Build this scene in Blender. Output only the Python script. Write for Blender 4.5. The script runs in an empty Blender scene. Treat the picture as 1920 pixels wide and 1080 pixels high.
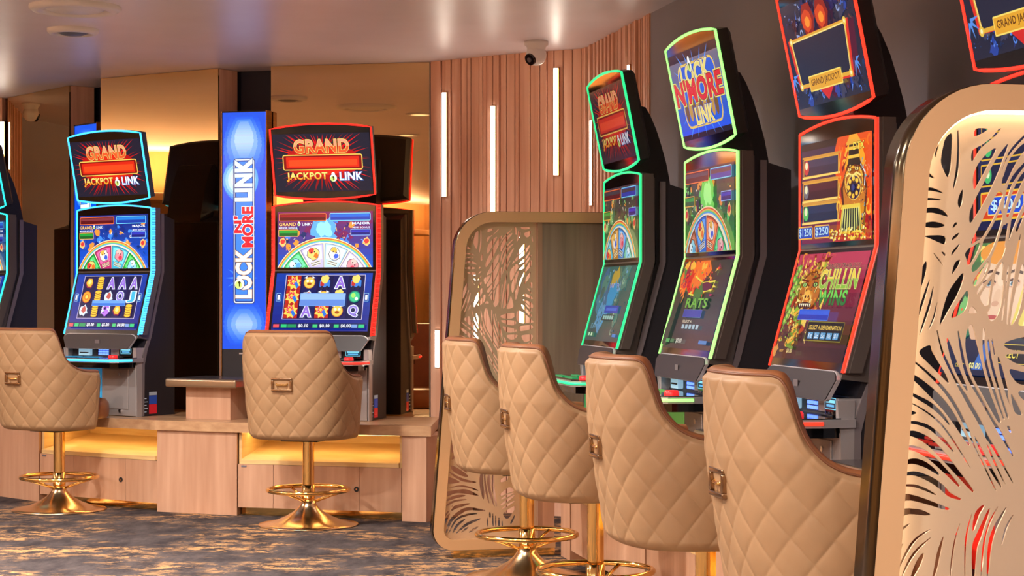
import bpy, bmesh, math, random
from mathutils import Vector, Matrix
R = math.radians
random.seed(7)
SC = bpy.context.scene
COL = SC.collection

# ------------------------------------------------------------------ camera, world, exposure
F, HY, H = 3537.0, 557.0, 1.17          # focal length and horizon in pixels of the 1920 frame, eye height
ZC = 2.487                              # ceiling
cam = bpy.data.cameras.new('camera'); co = bpy.data.objects.new('camera', cam); COL.objects.link(co)
co.location = (0, 0, H); co.rotation_euler = (R(90), 0, 0)
cam.sensor_width = 36; cam.lens = F / 1920 * 36; cam.shift_y = (HY - 540) / 1920
cam.clip_end = 60; cam.clip_start = .05
SC.camera = co
SC.view_settings.view_transform = 'Standard'; SC.view_settings.look = 'None'
SC.view_settings.exposure = 0.0; SC.view_settings.gamma = 1; SC.view_settings.use_curve_mapping = False
w = bpy.data.worlds.new('world'); SC.world = w; w.use_nodes = True
w.node_tree.nodes['Background'].inputs[0].default_value = (1, .9, .8, 1)
w.node_tree.nodes['Background'].inputs[1].default_value = .25

def area_light(name, loc, size, power, color=(1, .89, .79), rot=(0, 0, 0), size_y=None, spread=180):
    l = bpy.data.lights.new(name, 'AREA'); l.energy = power; l.color = color; l.size = size
    l.shape = 'RECTANGLE' if size_y else 'DISK'
    if size_y: l.size_y = size_y
    l.spread = R(spread)
    o = bpy.data.objects.new(name, l); COL.objects.link(o); o.location = loc; o.rotation_euler = rot
    return o
ADDED_DOWN = [(-3.2, 1.2, 30), (-1.0, 0.6, 25), (-.45, 1.9, 42), (-3.0, 3.9, 34), (-1.2, 3.3, 27), (-2.8, 6.4, 42), (-1.1, 6.0, 27), (-1.9, 7.9, 38), (-4.6, 5.6, 30),
        (-4.4, 9.0, 30), (.9, 1.6, 14), (-6.4, 2.5, 40), (-6.4, 6.5, 40)]  # ceiling lamps added out of view to brighten the room: position, power
for x, y, p in ADDED_DOWN:
    area_light('added_downlight_lamp', (x, y, ZC - .035), .16, p * 2.15, spread=160)
# upward fill lamps, added over invented ledges along the left and back walls
area_light('added_cove_lamp', (-7.6, 4.5, 2.14), .16, 270, (1, .88, .74), (R(180), 0, 0), 15)
area_light('added_cove_lamp', (-2.5, -3.6, 2.14), 10, 280, (1, .88, .76), (R(180), 0, 0), .16)

# ------------------------------------------------------------------ materials
def s2l(c):
    return tuple(((v / 255) / 12.92 if v / 255 <= .04045 else ((v / 255 + .055) / 1.055) ** 2.4) for v in c)
MATS = {}
def mat(name, rgb, rough=.5, metal=0, emit=None, strength=1.0, spec=.5, coat=0, noise=None, bump=0, scale=(30, 30, 30), lin=False, sheen=0):
    if name in MATS: return MATS[name]
    m = bpy.data.materials.new(name); m.use_nodes = True; MATS[name] = m
    nt = m.node_tree; b = nt.nodes['Principled BSDF']
    c = rgb if lin else s2l(rgb)
    b.inputs['Base Color'].default_value = (*c, 1); b.inputs['Roughness'].default_value = rough
    b.inputs['Metallic'].default_value = metal; b.inputs['Specular IOR Level'].default_value = spec
    if coat: b.inputs['Coat Weight'].default_value = coat; b.inputs['Coat Roughness'].default_value = .05
    if sheen: b.inputs['Sheen Weight'].default_value = sheen
    if emit is not None:
        b.inputs['Emission Color'].default_value = (*s2l(emit), 1); b.inputs['Emission Strength'].default_value = strength
    if noise or bump:
        tc = nt.nodes.new('ShaderNodeTexCoord'); mp = nt.nodes.new('ShaderNodeMapping'); mp.inputs['Scale'].default_value = scale
        nz = nt.nodes.new('ShaderNodeTexNoise'); nz.inputs['Scale'].default_value = 1; nz.inputs['Detail'].default_value = 6
        nt.links.new(tc.outputs['Object'], mp.inputs[0]); nt.links.new(mp.outputs[0], nz.inputs[0])
        if noise:
            rp = nt.nodes.new('ShaderNodeValToRGB')
            rp.color_ramp.elements[0].position = .3; rp.color_ramp.elements[1].position = .7
            rp.color_ramp.elements[0].color = (*s2l(noise), 1); rp.color_ramp.elements[1].color = (*c, 1)
            nt.links.new(nz.outputs[0], rp.inputs[0]); nt.links.new(rp.outputs[0], b.inputs['Base Color'])
        if bump:
            bp = nt.nodes.new('ShaderNodeBump'); bp.inputs['Strength'].default_value = bump; bp.inputs['Distance'].default_value = .002
            nt.links.new(nz.outputs[0], bp.inputs['Height']); nt.links.new(bp.outputs[0], b.inputs['Normal'])
    return m
WOOD = mat('bench_wood', (206, 164, 136), .42, noise=(186, 142, 114), scale=(22, 22, 1.6), bump=.1)
WOODTOP = mat('worktop_wood', (206, 168, 130), .3, noise=(176, 136, 102), scale=(6, 26, 26))
NICHE = mat('niche_wood', (240, 208, 150), .4, noise=(222, 184, 124), scale=(4, 4, 60))
SLAT = mat('slat_wood', (248, 204, 176), .5, noise=(224, 168, 138), scale=(26, 26, 1.1), bump=.15)
SLATDARK = mat('slat_backing', (120, 70, 50), .8)
PART = mat('partition_wood', (150, 134, 116), .3, noise=(122, 106, 92), scale=(30, 30, 1.4))
GOLD = mat('polished_gold', (255, 212, 134), .1, 1)
GOLDB = mat('brushed_gold', (240, 208, 164), .22, 1)
HANDLE = mat('handle_bronze', (176, 150, 122), .2, 1)
BRASS = mat('brushed_brass', (196, 152, 92), .24, 1, noise=(170, 126, 74), scale=(2, 2, 90))
RIM = mat('dark_polished_bronze', (104, 94, 76), .16, 1)
CHAMP = mat('champagne_frame', (214, 172, 128), .34, .25)
PLATE = mat('champagne_screen_plate', (214, 188, 158), .42, .5)
MIRROR = mat('bronze_mirror', (226, 190, 136), .012, 1)
LEATHER = mat('beige_leather', (172, 138, 103), .5, noise=(161, 127, 93), scale=(9, 9, 9), spec=.4)
LINING = mat('caramel_leather', (152, 98, 62), .42, noise=(138, 86, 54), scale=(9, 9, 9), spec=.4)
PIPING = mat('seat_piping', (120, 76, 52), .45)
GREY = mat('taupe_wall', (154, 156, 170), .7, noise=(146, 148, 162), scale=(1.2, 1.2, 1.2))
CEIL = mat('satin_ceiling', (236, 228, 234), .34, noise=(230, 221, 226), scale=(3, 3, 3), spec=.6)
NAVY = mat('dark_navy_recess', (22, 26, 48), .6)
TAN = mat('tan_wood_wall', (206, 158, 100), .45, noise=(180, 130, 78), scale=(3, 3, 1))
BLK = mat('cabinet_black', (36, 33, 40), .5)
BLKG = mat('gloss_black_glass', (10, 10, 14), .06, spec=.6, coat=.6)
DGREY = mat('gunmetal', (52, 50, 56), .4, .1)
SHELLM = mat('machine_shell', (104, 96, 92), .32, .3)
SILV = mat('silver_trim', (192, 188, 190), .32, .5)
LGREY = mat('grey_side_stripe', (128, 120, 124), .45, .2)
WHITEP = mat('white_plastic', (230, 226, 222), .35)
BLACKP = mat('black_plastic', (30, 30, 34), .4)
CHROME = mat('chrome', (220, 220, 225), .12, 1)
LED = mat('led_white', (255, 244, 230), .5, emit=(255, 240, 222), strength=15)
LEDW = mat('led_warm', (255, 220, 150), .5, emit=(255, 218, 138), strength=11)
ADDED_LAMP = mat('added_lamp_glow', (255, 240, 220), .5, emit=(255, 226, 196), strength=3)  # glow of the added ceiling lamps and cove ledges
def em(rgb, k=1.0):
    return mat('screen_%d_%d_%d_%d' % (*[int(v) for v in rgb], int(k * 10)), (4, 4, 5), .16, emit=rgb, strength=k, spec=.5)

# carpet
def carpet():
    m = bpy.data.materials.new('carpet'); m.use_nodes = True; nt = m.node_tree; b = nt.nodes['Principled BSDF']; N = nt.nodes.new; L = nt.links.new
    tc = N('ShaderNodeTexCoord')
    def nz(sc, det, rough=.6):
        mp = N('ShaderNodeMapping'); mp.inputs['Scale'].default_value = sc; n = N('ShaderNodeTexNoise')
        n.inputs['Scale'].default_value = 1; n.inputs['Detail'].default_value = det; n.inputs['Roughness'].default_value = rough
        L(tc.outputs['Object'], mp.inputs[0]); L(mp.outputs[0], n.inputs[0]); return n
    def rp(n, a, b_, c0=(0, 0, 0, 1), c1=(1, 1, 1, 1)):
        r = N('ShaderNodeValToRGB'); r.color_ramp.elements[0].position = a; r.color_ramp.elements[1].position = b_
        r.color_ramp.elements[0].color = c0; r.color_ramp.elements[1].color = c1; L(n, r.inputs[0]); return r
    big = rp(nz((1.9, 2.6, 1), 5).outputs[0], .455, .60)
    fine = rp(nz((9, 12, 1), 9, .8).outputs[0], .49, .555)
    mul = N('ShaderNodeMath'); mul.operation = 'MULTIPLY'; L(big.outputs[0], mul.inputs[0]); L(fine.outputs[0], mul.inputs[1])
    dark = rp(nz((7, 3, 1), 8, .7).outputs[0], .35, .65, (*s2l((52, 48, 52)), 1), (*s2l((92, 84, 84)), 1))
    mx = N('ShaderNodeMix'); mx.data_type = 'RGBA'
    L(mul.outputs[0], mx.inputs[0]); L(dark.outputs[0], mx.inputs[6]); mx.inputs[7].default_value = (*s2l((206, 158, 108)), 1)
    L(mx.outputs[2], b.inputs['Base Color']); b.inputs['Roughness'].default_value = .95; b.inputs['Specular IOR Level'].default_value = .1
    f2 = nz((260, 260, 1), 2); bp = N('ShaderNodeBump'); bp.inputs['Strength'].default_value = .5; bp.inputs['Distance'].default_value = .004
    L(f2.outputs[0], bp.inputs['Height']); L(bp.outputs[0], b.inputs['Normal'])
    return m
CARPET = carpet()

# ------------------------------------------------------------------ mesh helper
class MB:
    """collects shapes, then links them as one mesh object"""
    def __init__(s): s.v = []; s.f = []; s.mi = []; s.sm = []; s.mats = []
    def m(s, mt):
        if mt not in s.mats: s.mats.append(mt)
        return s.mats.index(mt)
    def add(s, vs, fs, mt, smooth=False):
        o = len(s.v); s.v += [tuple(v) for v in vs]; k = s.m(mt)
        for f in fs: s.f.append([o + i for i in f]); s.mi.append(k); s.sm.append(smooth)
        return s
    def box(s, x0, x1, y0, y1, z0, z1, mt, b=0.0):
        if b <= 0:
            vs = [(x, y, z) for x in (x0, x1) for y in (y0, y1) for z in (z0, z1)]
            fs = [(0, 1, 3, 2), (4, 6, 7, 5), (0, 4, 5, 1), (2, 3, 7, 6), (0, 2, 6, 4), (1, 5, 7, 3)]
            return s.add(vs, fs, mt)
        bm = bmesh.new(); bmesh.ops.create_cube(bm, size=1)
        for v in bm.verts: v.co = Vector(((x0 + x1) / 2 + v.co.x * (x1 - x0), (y0 + y1) / 2 + v.co.y * (y1 - y0), (z0 + z1) / 2 + v.co.z * (z1 - z0)))
        bmesh.ops.bevel(bm, geom=bm.edges[:], offset=b, segments=3, profile=.6, affect='EDGES')
        return s.frombm(bm, mt, True)
    def frombm(s, bm, mt, smooth=False):
        bm.verts.index_update(); s.add([v.co[:] for v in bm.verts], [[v.index for v in f.verts] for f in bm.faces], mt, smooth); bm.free(); return s
    def prism(s, pts, a, b, mt, axis='z', smooth=False):
        """polygon pts extruded from a to b: axis z -> (x,y), axis x -> pts are (y,z)"""
        n = len(pts)
        def P(p, k): return (p[0], p[1], k) if axis == 'z' else ((k, p[0], p[1]) if axis == 'x' else (p[0], k, p[1]))
        vs = [P(p, a) for p in pts] + [P(p, b) for p in pts]
        s.add(vs, [list(range(n))[::-1], list(range(n, 2 * n))], mt)
        return s.add(vs, [(i, (i + 1) % n, n + (i + 1) % n, n + i) for i in range(n)], mt, smooth)
    def lathe(s, prof, mt, c=(0, 0, 0), n=40, smooth=True):
        vs = []; fs = []
        for r, z in prof:
            for i in range(n):
                a = 2 * math.pi * i / n; vs.append((c[0] + r * math.cos(a), c[1] + r * math.sin(a), c[2] + z))
        for j in range(len(prof) - 1):
            for i in range(n):
                k = (i + 1) % n; fs.append((j * n + i, j * n + k, (j + 1) * n + k, (j + 1) * n + i))
        return s.add(vs, fs, mt, smooth)
    def tube(s, pts, r, mt, n=10, closed=False, caps=True):
        pts = [Vector(p) for p in pts]; N = len(pts); vs = []; fs = []
        up = None
        for i, p in enumerate(pts):
            if closed: t = pts[(i + 1) % N] - pts[i - 1]
            else: t = pts[min(i + 1, N - 1)] - pts[max(i - 1, 0)]
            t.normalize()
            if up is None: up = Vector((0, 0, 1)) if abs(t.z) < .9 else Vector((1, 0, 0))
            a = t.cross(up).normalized(); b = a.cross(t).normalized(); up = b
            rr = r[i] if isinstance(r, (list, tuple)) else r
            for k in range(n):
                q = 2 * math.pi * k / n; vs.append(p + a * math.cos(q) * rr + b * math.sin(q) * rr)
        for i in range(N if closed else N - 1):
            j = (i + 1) % N
            for k in range(n): fs.append((i * n + k, i * n + (k + 1) % n, j * n + (k + 1) % n, j * n + k))
        if not closed and caps: fs.append(list(range(n))[::-1]); fs.append([(N - 1) * n + k for k in range(n)])
        return s.add(vs, fs, mt, True)
    def build(s, name, parent=None, loc=(0, 0, 0), rz=0):
        me = bpy.data.meshes.new(name); me.from_pydata(s.v, [], s.f)
        for mt in s.mats: me.materials.append(mt)
        me.polygons.foreach_set('material_index', s.mi); me.polygons.foreach_set('use_smooth', s.sm); me.update()
        o = bpy.data.objects.new(name, me); COL.objects.link(o)
        if parent: o.parent = parent
        o.location = loc; o.rotation_euler = (0, 0, rz)
        return o
def tag(o, label=None, cat=None, group=None, kind=None):
    if label: o['label'] = label
    if cat: o['category'] = cat
    if group: o['group'] = group
    if kind: o['kind'] = kind
    return o
def thing(name, label, cat, loc=(0, 0, 0), rz=0, group=None):
    o = bpy.data.objects.new(name, None); COL.objects.link(o); o.location = loc; o.rotation_euler = (0, 0, rz)
    return tag(o, label, cat, group)
def kids(o): return [c for c in bpy.data.objects if c.parent == o]
def copy_tree(o, parent=None):
    c = o.copy(); COL.objects.link(c); c.parent = parent
    for ch in kids(o): copy_tree(ch, c)
    return c

# ------------------------------------------------------------------ room shell
def struct(mb, name): return tag(mb.build(name), kind='structure')
struct(MB().box(-8.2, 4.2, -4.2, 14, -.05, 0, CARPET), 'floor')
struct(MB().box(-8.2, 4.2, -4.2, 14, ZC, ZC + .06, CEIL), 'ceiling')
G0 = Vector((.6436, 8.755)); GD = Vector((.213, -.977)).normalized(); GN = Vector((.977, .213)).normalized()   # right wall line; GN points into the wall
def wallseg(a, b, mt, th=.08, name='wall', side=1, z0=0, z1=ZC):
    a = Vector(a); b = Vector(b); d = (b - a).normalized(); n = Vector((-d.y, d.x)) * th * side
    return struct(MB().prism([a, b, b + n, a + n], z0, z1, mt), name)
ge = G0 + GD * 13.2
wallseg(G0, ge, GREY, name='wall_right', side=1)
wallseg((-8.1, -4), (ge.x, -4), TAN, name='wall_back', side=-1)
wallseg((-8, -4), (-8, 13.2), TAN, name='wall_left', side=1)
wallseg((-8, 13.0), (-4.3, 13.0), GREY, name='wall_far', side=1)
# mirrored bank: dark wall behind mirror panels
MIR = [((-3.33, 12.45), (-2.753, 11.73)), ((-2.475, 11.355), (-1.69, 10.85)), ((-1.374, 10.755), (-.463, 10.556))]
def off(a, b, k):
    a = Vector(a); b = Vector(b); d = (b - a).normalized(); return Vector((-d.y, d.x)) * k
back = []
for a, b in MIR:
    n = off(a, b, .2); back += [Vector(a) + n, Vector(b) + n]
back = [Vector((-4.4, 13.0))] + back
mb = MB()
for i in range(len(back) - 1):
    a, b = back[i], back[i + 1]; n = off(a, b, .06); mb.prism([a, b, b + n, a + n], 0, ZC, NAVY)
struct(mb, 'wall_mirrored')
mlabels = ['narrow bronze mirror panel left of the blue machine', 'bronze mirror panel behind the blue-lit machine', 'bronze mirror panel behind the red-lit machine beside the slat wall']
for i, (a, b) in enumerate(MIR):
    a = Vector(a); b = Vector(b); L = (b - a).length
    t = thing('mirror_panel', mlabels[i], 'mirror', (a.x, a.y, 0), math.atan2(b.y - a.y, b.x - a.x), 'mirror panels behind the far machines')
    MB().box(0, L, 0, .008, .5, ZC - .002, MIRROR).build('mirror_glass', t)
    MB().box(.003, L - .003, .008, .17, .5, ZC - .002, SLAT).build('backing_box', t)

# slat wall
def slat_run(pts, wmin, wmax, gap, depth, name, seed):
    rnd = random.Random(seed); mb = MB()
    for i in range(len(pts) - 1):
        a = Vector(pts[i]); b = Vector(pts[i + 1]); d = (b - a); L = d.length; d.normalize(); n = Vector((-d.y, d.x))
        mb.prism([a + n * .025, b + n * .025, b + n * .08, a + n * .08], 0, ZC, SLATDARK)
        s = 0
        while s < L - .01:
            wd = min(rnd.choice([wmin, wmin, wmax, (wmin + wmax) / 2]), L - s)
            p = a + d * s; q = a + d * (s + wd); dp = rnd.choice([0, 0, .006, .01]) * depth
            mb.prism([p - n * dp, q - n * dp, q + n * .03, p + n * .03], 0, ZC, SLAT)
            s += wd + gap
    return struct(mb, name)
SA = [(-.455, 10.56), (-.2, 10.36), (.057, 10.18), (.385, 9.99)]
SB = [(.385, 9.99), (.6436, 8.755)]
slat_run(SA, .022, .05, .006, 1, 'wall_slatted', 3)
slat_run(SB, .020, .030, .013, 1.2, 'wall_slatted_return', 4)
slat_run([(-4.4, 12.9), (-3.36, 12.47)], .03, .05, .006, 1, 'wall_slatted_far', 5)
def ray_hit(px, pts):
    q = (px - 960) / F
    for i in range(len(pts) - 1):
        (x0, y0), (x1, y1) = pts[i], pts[i + 1]
        den = (x1 - x0) - q * (y1 - y0)
        t = (q * y0 - x0) / den
        if -.001 <= t <= 1.001: return x0 + t * (x1 - x0), y0 + t * (y1 - y0), math.atan2(y1 - y0, x1 - x0)
led_specs = [(836, 173, 370, SA, 'tall white light strip on the slat wall nearest the gold mirror'),
             (927, 198, 420, SA, 'white light strip on the slat wall directly above the near-left divider corner'),
             (1045, 127, 330, SA, 'highest white light strip on the slat wall, right of the camera'),
             (896, 514, 655, SA, 'white light strip seen through the left of the perforated divider'),
             (981, 443, 607, SA, 'white light strip seen through the right of the perforated divider'),
             (1113, 225, 386, SB, 'white light strip on the angled slat wall left of the green machine head'),
             (1184, 121, 330, SB, 'white light strip on the angled slat wall mostly behind the green machine head'),
             (823, 618, 690, SA, 'short low light strip at the left end of the slat wall'),
             (7, 228, 318, [(-4.4, 12.9), (-3.36, 12.47)], 'white light strip at the far left edge of the picture')]
for px, y0, y1, pts, lab in led_specs:
    x, y, a = ray_hit(px, pts); z1 = H + (HY - y0) * y / F; z0 = H + (HY - y1) * y / F
    t = thing('light_strip', lab, 'light', (x, y, z0), a, 'vertical light strips on the slat wall')
    MB().box(-.017, .017, -.014, .004, 0, z1 - z0, BRASS).build('channel', t)
    MB().box(-.012, .012, -.019, -.0135, .004, z1 - z0 - .004, LED).build('diffuser', t)

def cove(x0, x1, y0, y1, lab):  # invented ledge and glowing strip that go with the added uplight
    t = thing('added_cove_ledge', lab, 'cove light', ((x0 + x1) / 2, (y0 + y1) / 2, 0)); cx, cy = (x0 + x1) / 2, (y0 + y1) / 2
    MB().box(x0 - cx, x1 - cx, y0 - cy, y1 - cy, 2.02, 2.08, TAN).build('ledge', t)
    e = .12; MB().box(x0 - cx + e, x1 - cx - e, y0 - cy + e, y1 - cy - e, 2.0805, 2.09, ADDED_LAMP).build('light_strip', t)
cove(-7.995, -7.4, -3.4, 12.6, 'added cove ledge with fill light along the left wall behind the camera')
cove(-7.39, 3.0, -3.995, -3.4, 'added cove ledge with fill light along the back wall behind the camera')
# added ceiling fill lamps, ceiling vents, camera
for i, (x, y, p) in enumerate(ADDED_DOWN):
    t = thing('added_downlight', 'added fill lamp built as a round ceiling light out of the camera view', 'light', (x, y, ZC), group='added ceiling fill lamps')
    MB().lathe([(.085, 0), (.105, 0), (.105, -.008), (.085, -.012), (.08, -.002)], WHITEP, n=28).build('trim_ring', t)
    MB().lathe([(0, -.002), (.082, -.003)], ADDED_LAMP, n=28).build('lens', t)
def vent(x, y, r, name, lab, dome):
    t = thing(name, lab, 'ceiling fitting', (x, y, ZC))
    MB().lathe([(r, 0), (r, -.012), (r * .92, -.024), (r * .74, -.026), (r * .7, -.012), (r * .7, 0)], WHITEP, n=48).build('outer_ring', t)
    if dome: MB().lathe([(0, -.03), (r * .4, -.028), (r * .68, -.014), (r * .7, -.004)], mat('vent_disc', (96, 98, 110), .4), n=48).build('disc', t)
    else: MB().lathe([(0, -.022), (r * .55, -.021), (r * .64, -.014), (r * .66, -.004)], WHITEP, n=48).build('disc', t)
vent(-1.98, 8.55, .205, 'ceiling_diffuser', 'large white round ceiling air diffuser at the top left', False)
vent(-2.16, 9.28, .125, 'ceiling_vent', 'small dark round ceiling vent behind the large diffuser', True)
def disc(c, n, r, depth, mt, name, parent, seg=24):
    mb = MB(); n = Vector(n).normalized(); a = n.orthogonal().normalized(); b = n.cross(a); c = Vector(c)
    P = [a * math.cos(2 * math.pi * i / seg) * r + b * math.sin(2 * math.pi * i / seg) * r for i in range(seg)]
    mb.add([c + p for p in P] + [c + n * depth + p * .96 for p in P], [list(range(seg))[::-1], list(range(seg, 2 * seg))] + [(i, (i + 1) % seg, seg + (i + 1) % seg, seg + i) for i in range(seg)], mt)
    return mb.build(name, parent)
for cx, cy, clab in ((.125, 9.72, 'white dome security camera hanging from ceiling in front of the slat wall'), (-3.70, 12.47, 'white dome security camera seen only in the leftmost mirror')):
  t = thing('security_camera', clab, 'camera', (cx, cy, ZC), R(-25), 'ceiling security cameras')
  MB().lathe([(0, 0), (.062, 0), (.062, -.018), (.05, -.028), (.046, -.05), (0, -.05)], WHITEP, n=32).build('mount', t)
  mb = MB(); mb.lathe([(0, -.125), (.02, -.122), (.038, -.11), (.05, -.088), (.053, -.068), (.048, -.045), (.03, -.03), (0, -.028)], WHITEP, n=32); mb.build('ball_housing', t)
  nd = Vector((-.35, -.85, -.45)).normalized()
  disc(Vector((0, 0, -.075)) + nd * .036, nd, .032, .018, BLKG, 'lens_window', t)
  disc(Vector((0, 0, -.075)) + nd * .054, nd, .013, .004, CHROME, 'lens', t)
# ------------------------------------------------------------------ far bank bench
def frame_xy(a, b):
    a = Vector(a); b = Vector(b); return (a.x, a.y, 0), math.atan2(b.y - a.y, b.x - a.x), (b - a).length
BZ0, BZ1 = .447, .5
BL = [(-3.95, 12.0), (-2.70, 10.77), (-1.935, 10.28), (-1.47, 10.09), (-.576, 9.84), (-.443, 9.79)]
fr = []
for i, p in enumerate(BL):
    p = Vector(p); q0 = Vector(BL[max(i - 1, 0)]); q1 = Vector(BL[min(i + 1, len(BL) - 1)]); d = (q1 - q0).normalized(); fr.append(p + Vector((d.y, -d.x)) * .02)
fr[-1] = Vector((-.42, 9.775))
bk = [Vector((-.405, 10.50)), Vector((-.46, 10.553)), Vector(MIR[2][0]), Vector((-1.5, 10.98)), Vector((-1.62, 11.0)), Vector(MIR[1][1]), Vector(MIR[1][0]), Vector((-2.4, 11.55)), Vector((-2.62, 11.78)), Vector(MIR[0][1]), Vector(MIR[0][0]), Vector((-4.3, 12.8))]
tag(MB().prism(fr + bk, BZ0, BZ1, WOODTOP).build('bench_worktop'), 'long angled wooden worktop carrying the far left machines', 'worktop')
def pedestal(a, b, lab, depth=.42, il=.1, ir=.1):
    loc, rz, L = frame_xy(a, b)
    mb = MB(); pts = [(.002, 0), (L - .002, 0), (L - .002 - ir, depth), (.002 + il, depth)]
    mb.prism(pts, .001, BZ0 - .001, WOOD)
    return tag(mb.build('bench_pedestal', loc=loc, rz=rz), lab, 'pedestal', 'wooden pedestals under the far worktop')
pedestal((-3.95, 12.0), BL[1], 'wooden pedestal left of the first gold stool under the far worktop', il=0)
pedestal(BL[2], BL[3], 'square wooden pedestal between the two lit niches')
pedestal(BL[4], BL[5], 'narrow wooden end pedestal at the right end of the far worktop', depth=.5, il=.06, ir=-.06)
HINGE = mat('hinge_metal', (150, 160, 190), .3, .8)
def niche_unit(a, b, lab, group, mats=(WOOD, NICHE), seams=(.45, .78), lock=.7, ledp=.55, xe=.002):
    loc, rz, L = frame_xy(a, b); t = thing('base_cabinet', lab, 'cabinet', loc, rz, group)
    x0, x1 = xe, L - xe; W, Nn = mats
    MB().box(x0, x1, .06, .08, .001, .045, GOLD).build('kick_plate', t)
    mb = MB(); mb.box(x0, x0 + .015, .022, .40, .046, .446, Nn); mb.box(x1 - .015, x1, .022, .40, .046, .446, Nn)
    mb.box(x0 + .015, x1 - .015, .385, .40, .046, .446, Nn); mb.box(x0, x1, .04, .385, .046, .06, W)
    mb.build('carcass', t)
    e = [x0] + [x0 + (x1 - x0) * s for s in seams] + [x1]
    for i in range(len(e) - 1):
        d = MB().box(e[i] + .0012, e[i + 1] - .0012, .005, .0215, .046, .2765, W).build('door', t)
        if e[i] <= x0 + (x1 - x0) * lock < e[i + 1]:
            mb = MB(); lx = x0 + (x1 - x0) * lock; n = 20
            mb.add([(lx + .014 * math.cos(6.2832 * k / n), .002, .16 + .014 * math.sin(6.2832 * k / n)) for k in range(n)] + [(lx + .014 * math.cos(6.2832 * k / n), .005, .16 + .014 * math.sin(6.2832 * k / n)) for k in range(n)],
                   [list(range(n))] + [(k, (k + 1) % n, n + (k + 1) % n, n + k) for k in range(n)], BLACKP)
            mb.box(lx - .004, lx + .004, .0005, .002, .156, .164, CHROME); mb.build('lock', d)
    MB().box(x0 + .02, x0 + .05, .002, .005, .262, .27, HINGE).build('hinge_plate', t)
    mb = MB(); mb.prism([(.004, .278), (.385, .352), (.385, .372), (.004, .300)], x0 + .0155, x1 - .0155, Nn, axis='x')
    mb.build('sloped_shelf', t)
    MB().box(x0 + .03, x1 - .03, .10, .13, .437, .4465, LEDW).build('light_strip', t)
    return t
niche_unit(BL[1], BL[2], 'wooden base cabinet with glowing niche behind the left gold stool', 'base cabinets with lit niches', seams=(.3, .74), lock=.7)
niche_unit(BL[3], BL[4], 'wooden base cabinet with glowing niche behind the middle gold stool', 'base cabinets with lit niches', seams=(.22, .75), lock=.73)
# ------------------------------------------------------------------ near bank bench (along the right wall)
RV = Vector((-.201, .9796)); NV = Vector((-.9796, -.201)); RYAW = R(-78.4)
RM = [Vector((.465, 7.991)), Vector((.7115, 6.776)), Vector((.957, 5.566)), Vector((1.203, 4.357))]
def rp(i, s, v): return RM[i] + RV * s + NV * v      # s along the row (far +), v out from the wall
V0 = .13
sP1 = .583                                            # divider far, s from machine 0
sP2 = -.775                                            # divider near, from machine 3
a = rp(0, sP1 - .01, V0 + .02); b = rp(3, sP2, V0 + .02); c = rp(3, sP2, -.3); d = rp(0, sP1 - .01, -.3)
tag(MB().prism([a, b, c, d][::-1], BZ0, BZ1, WOODTOP).build('bench_worktop'), 'wooden worktop along the taupe wall carrying the right row of machines', 'worktop')
rl = ['farthest wooden base cabinet of the right row, at the far divider', 'second farthest wooden base cabinet of the right row', 'third farthest wooden base cabinet of the right row', 'nearest wooden base cabinet of the right row, beside the near divider']
pl = ['farthest wooden pedestal of the right row, between the two green-lit machines', 'middle wooden pedestal of the right row, beside the train-game machine', 'nearest wooden pedestal of the right row, between the red-lit machines']
for i in range(4):
    niche_unit(rp(i, .40, V0), rp(i, -.40, V0), rl[i], 'base cabinets of the right row', lock=.6)
    if i < 3:
        loc, rz, L = frame_xy(rp(i, -.404, V0), rp(i + 1, .404, V0))
        tag(MB().prism([(0, 0), (L, 0), (L, .4), (0, .4)], .001, BZ0 - .001, WOOD).build('bench_pedestal', loc=loc, rz=rz), pl[i], 'pedestal', 'wooden pedestals of the right row')
for (q0, q1, k, lab) in ((sP1 - .004, .404, 0, 'short wooden pedestal where the right bench meets the far divider'), (-.404, sP2 + .004, 3, 'wooden pedestal where the right bench meets the near divider')):
    loc, rz, L = frame_xy(rp(k, q0, V0), rp(k, q1, V0))
    tag(MB().prism([(0, 0), (L, 0), (L, .4), (0, .4)], .001, BZ0 - .001, WOOD).build('bench_pedestal', loc=loc, rz=rz), lab, 'pedestal', 'wooden pedestals of the right row')
def side_table(loc, rz, lab, wtop=.5, dtop=.36, wbox=.29, group='side tables between machines'):
    t = thing('side_table', lab, 'side table', loc, rz, group)
    MB().box(-wbox / 2, wbox / 2, -.0, dtop - .04, 0, .176, WOOD).build('body', t)
    mb = MB(); mb.box(-wtop / 2, wtop / 2, -.08, dtop - .04, .177, .222, mat('table_edge', (170, 146, 120), .3, .7), .012); mb.build('table_rim', t)
    MB().box(-wtop / 2 + .008, wtop / 2 - .008, -.072, dtop - .048, .2222, .2245, mat('table_inlay', (72, 68, 70), .22)).build('table_top', t)
    return t
for i in range(3):
    p = rp(i, -.615, .1); side_table((p.x, p.y, BZ1 + .0005), RYAW, ['side table between the two green-lit machines', 'side table between the lime-lit and the train-game machine', 'brass-edged side table beside the nearest stool'][i], wtop=.48)
side_table((-1.665, 10.335, BZ1 + .0005), R(-25), 'brass-edged side table under the tall blue sign', wtop=.46)
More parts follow.
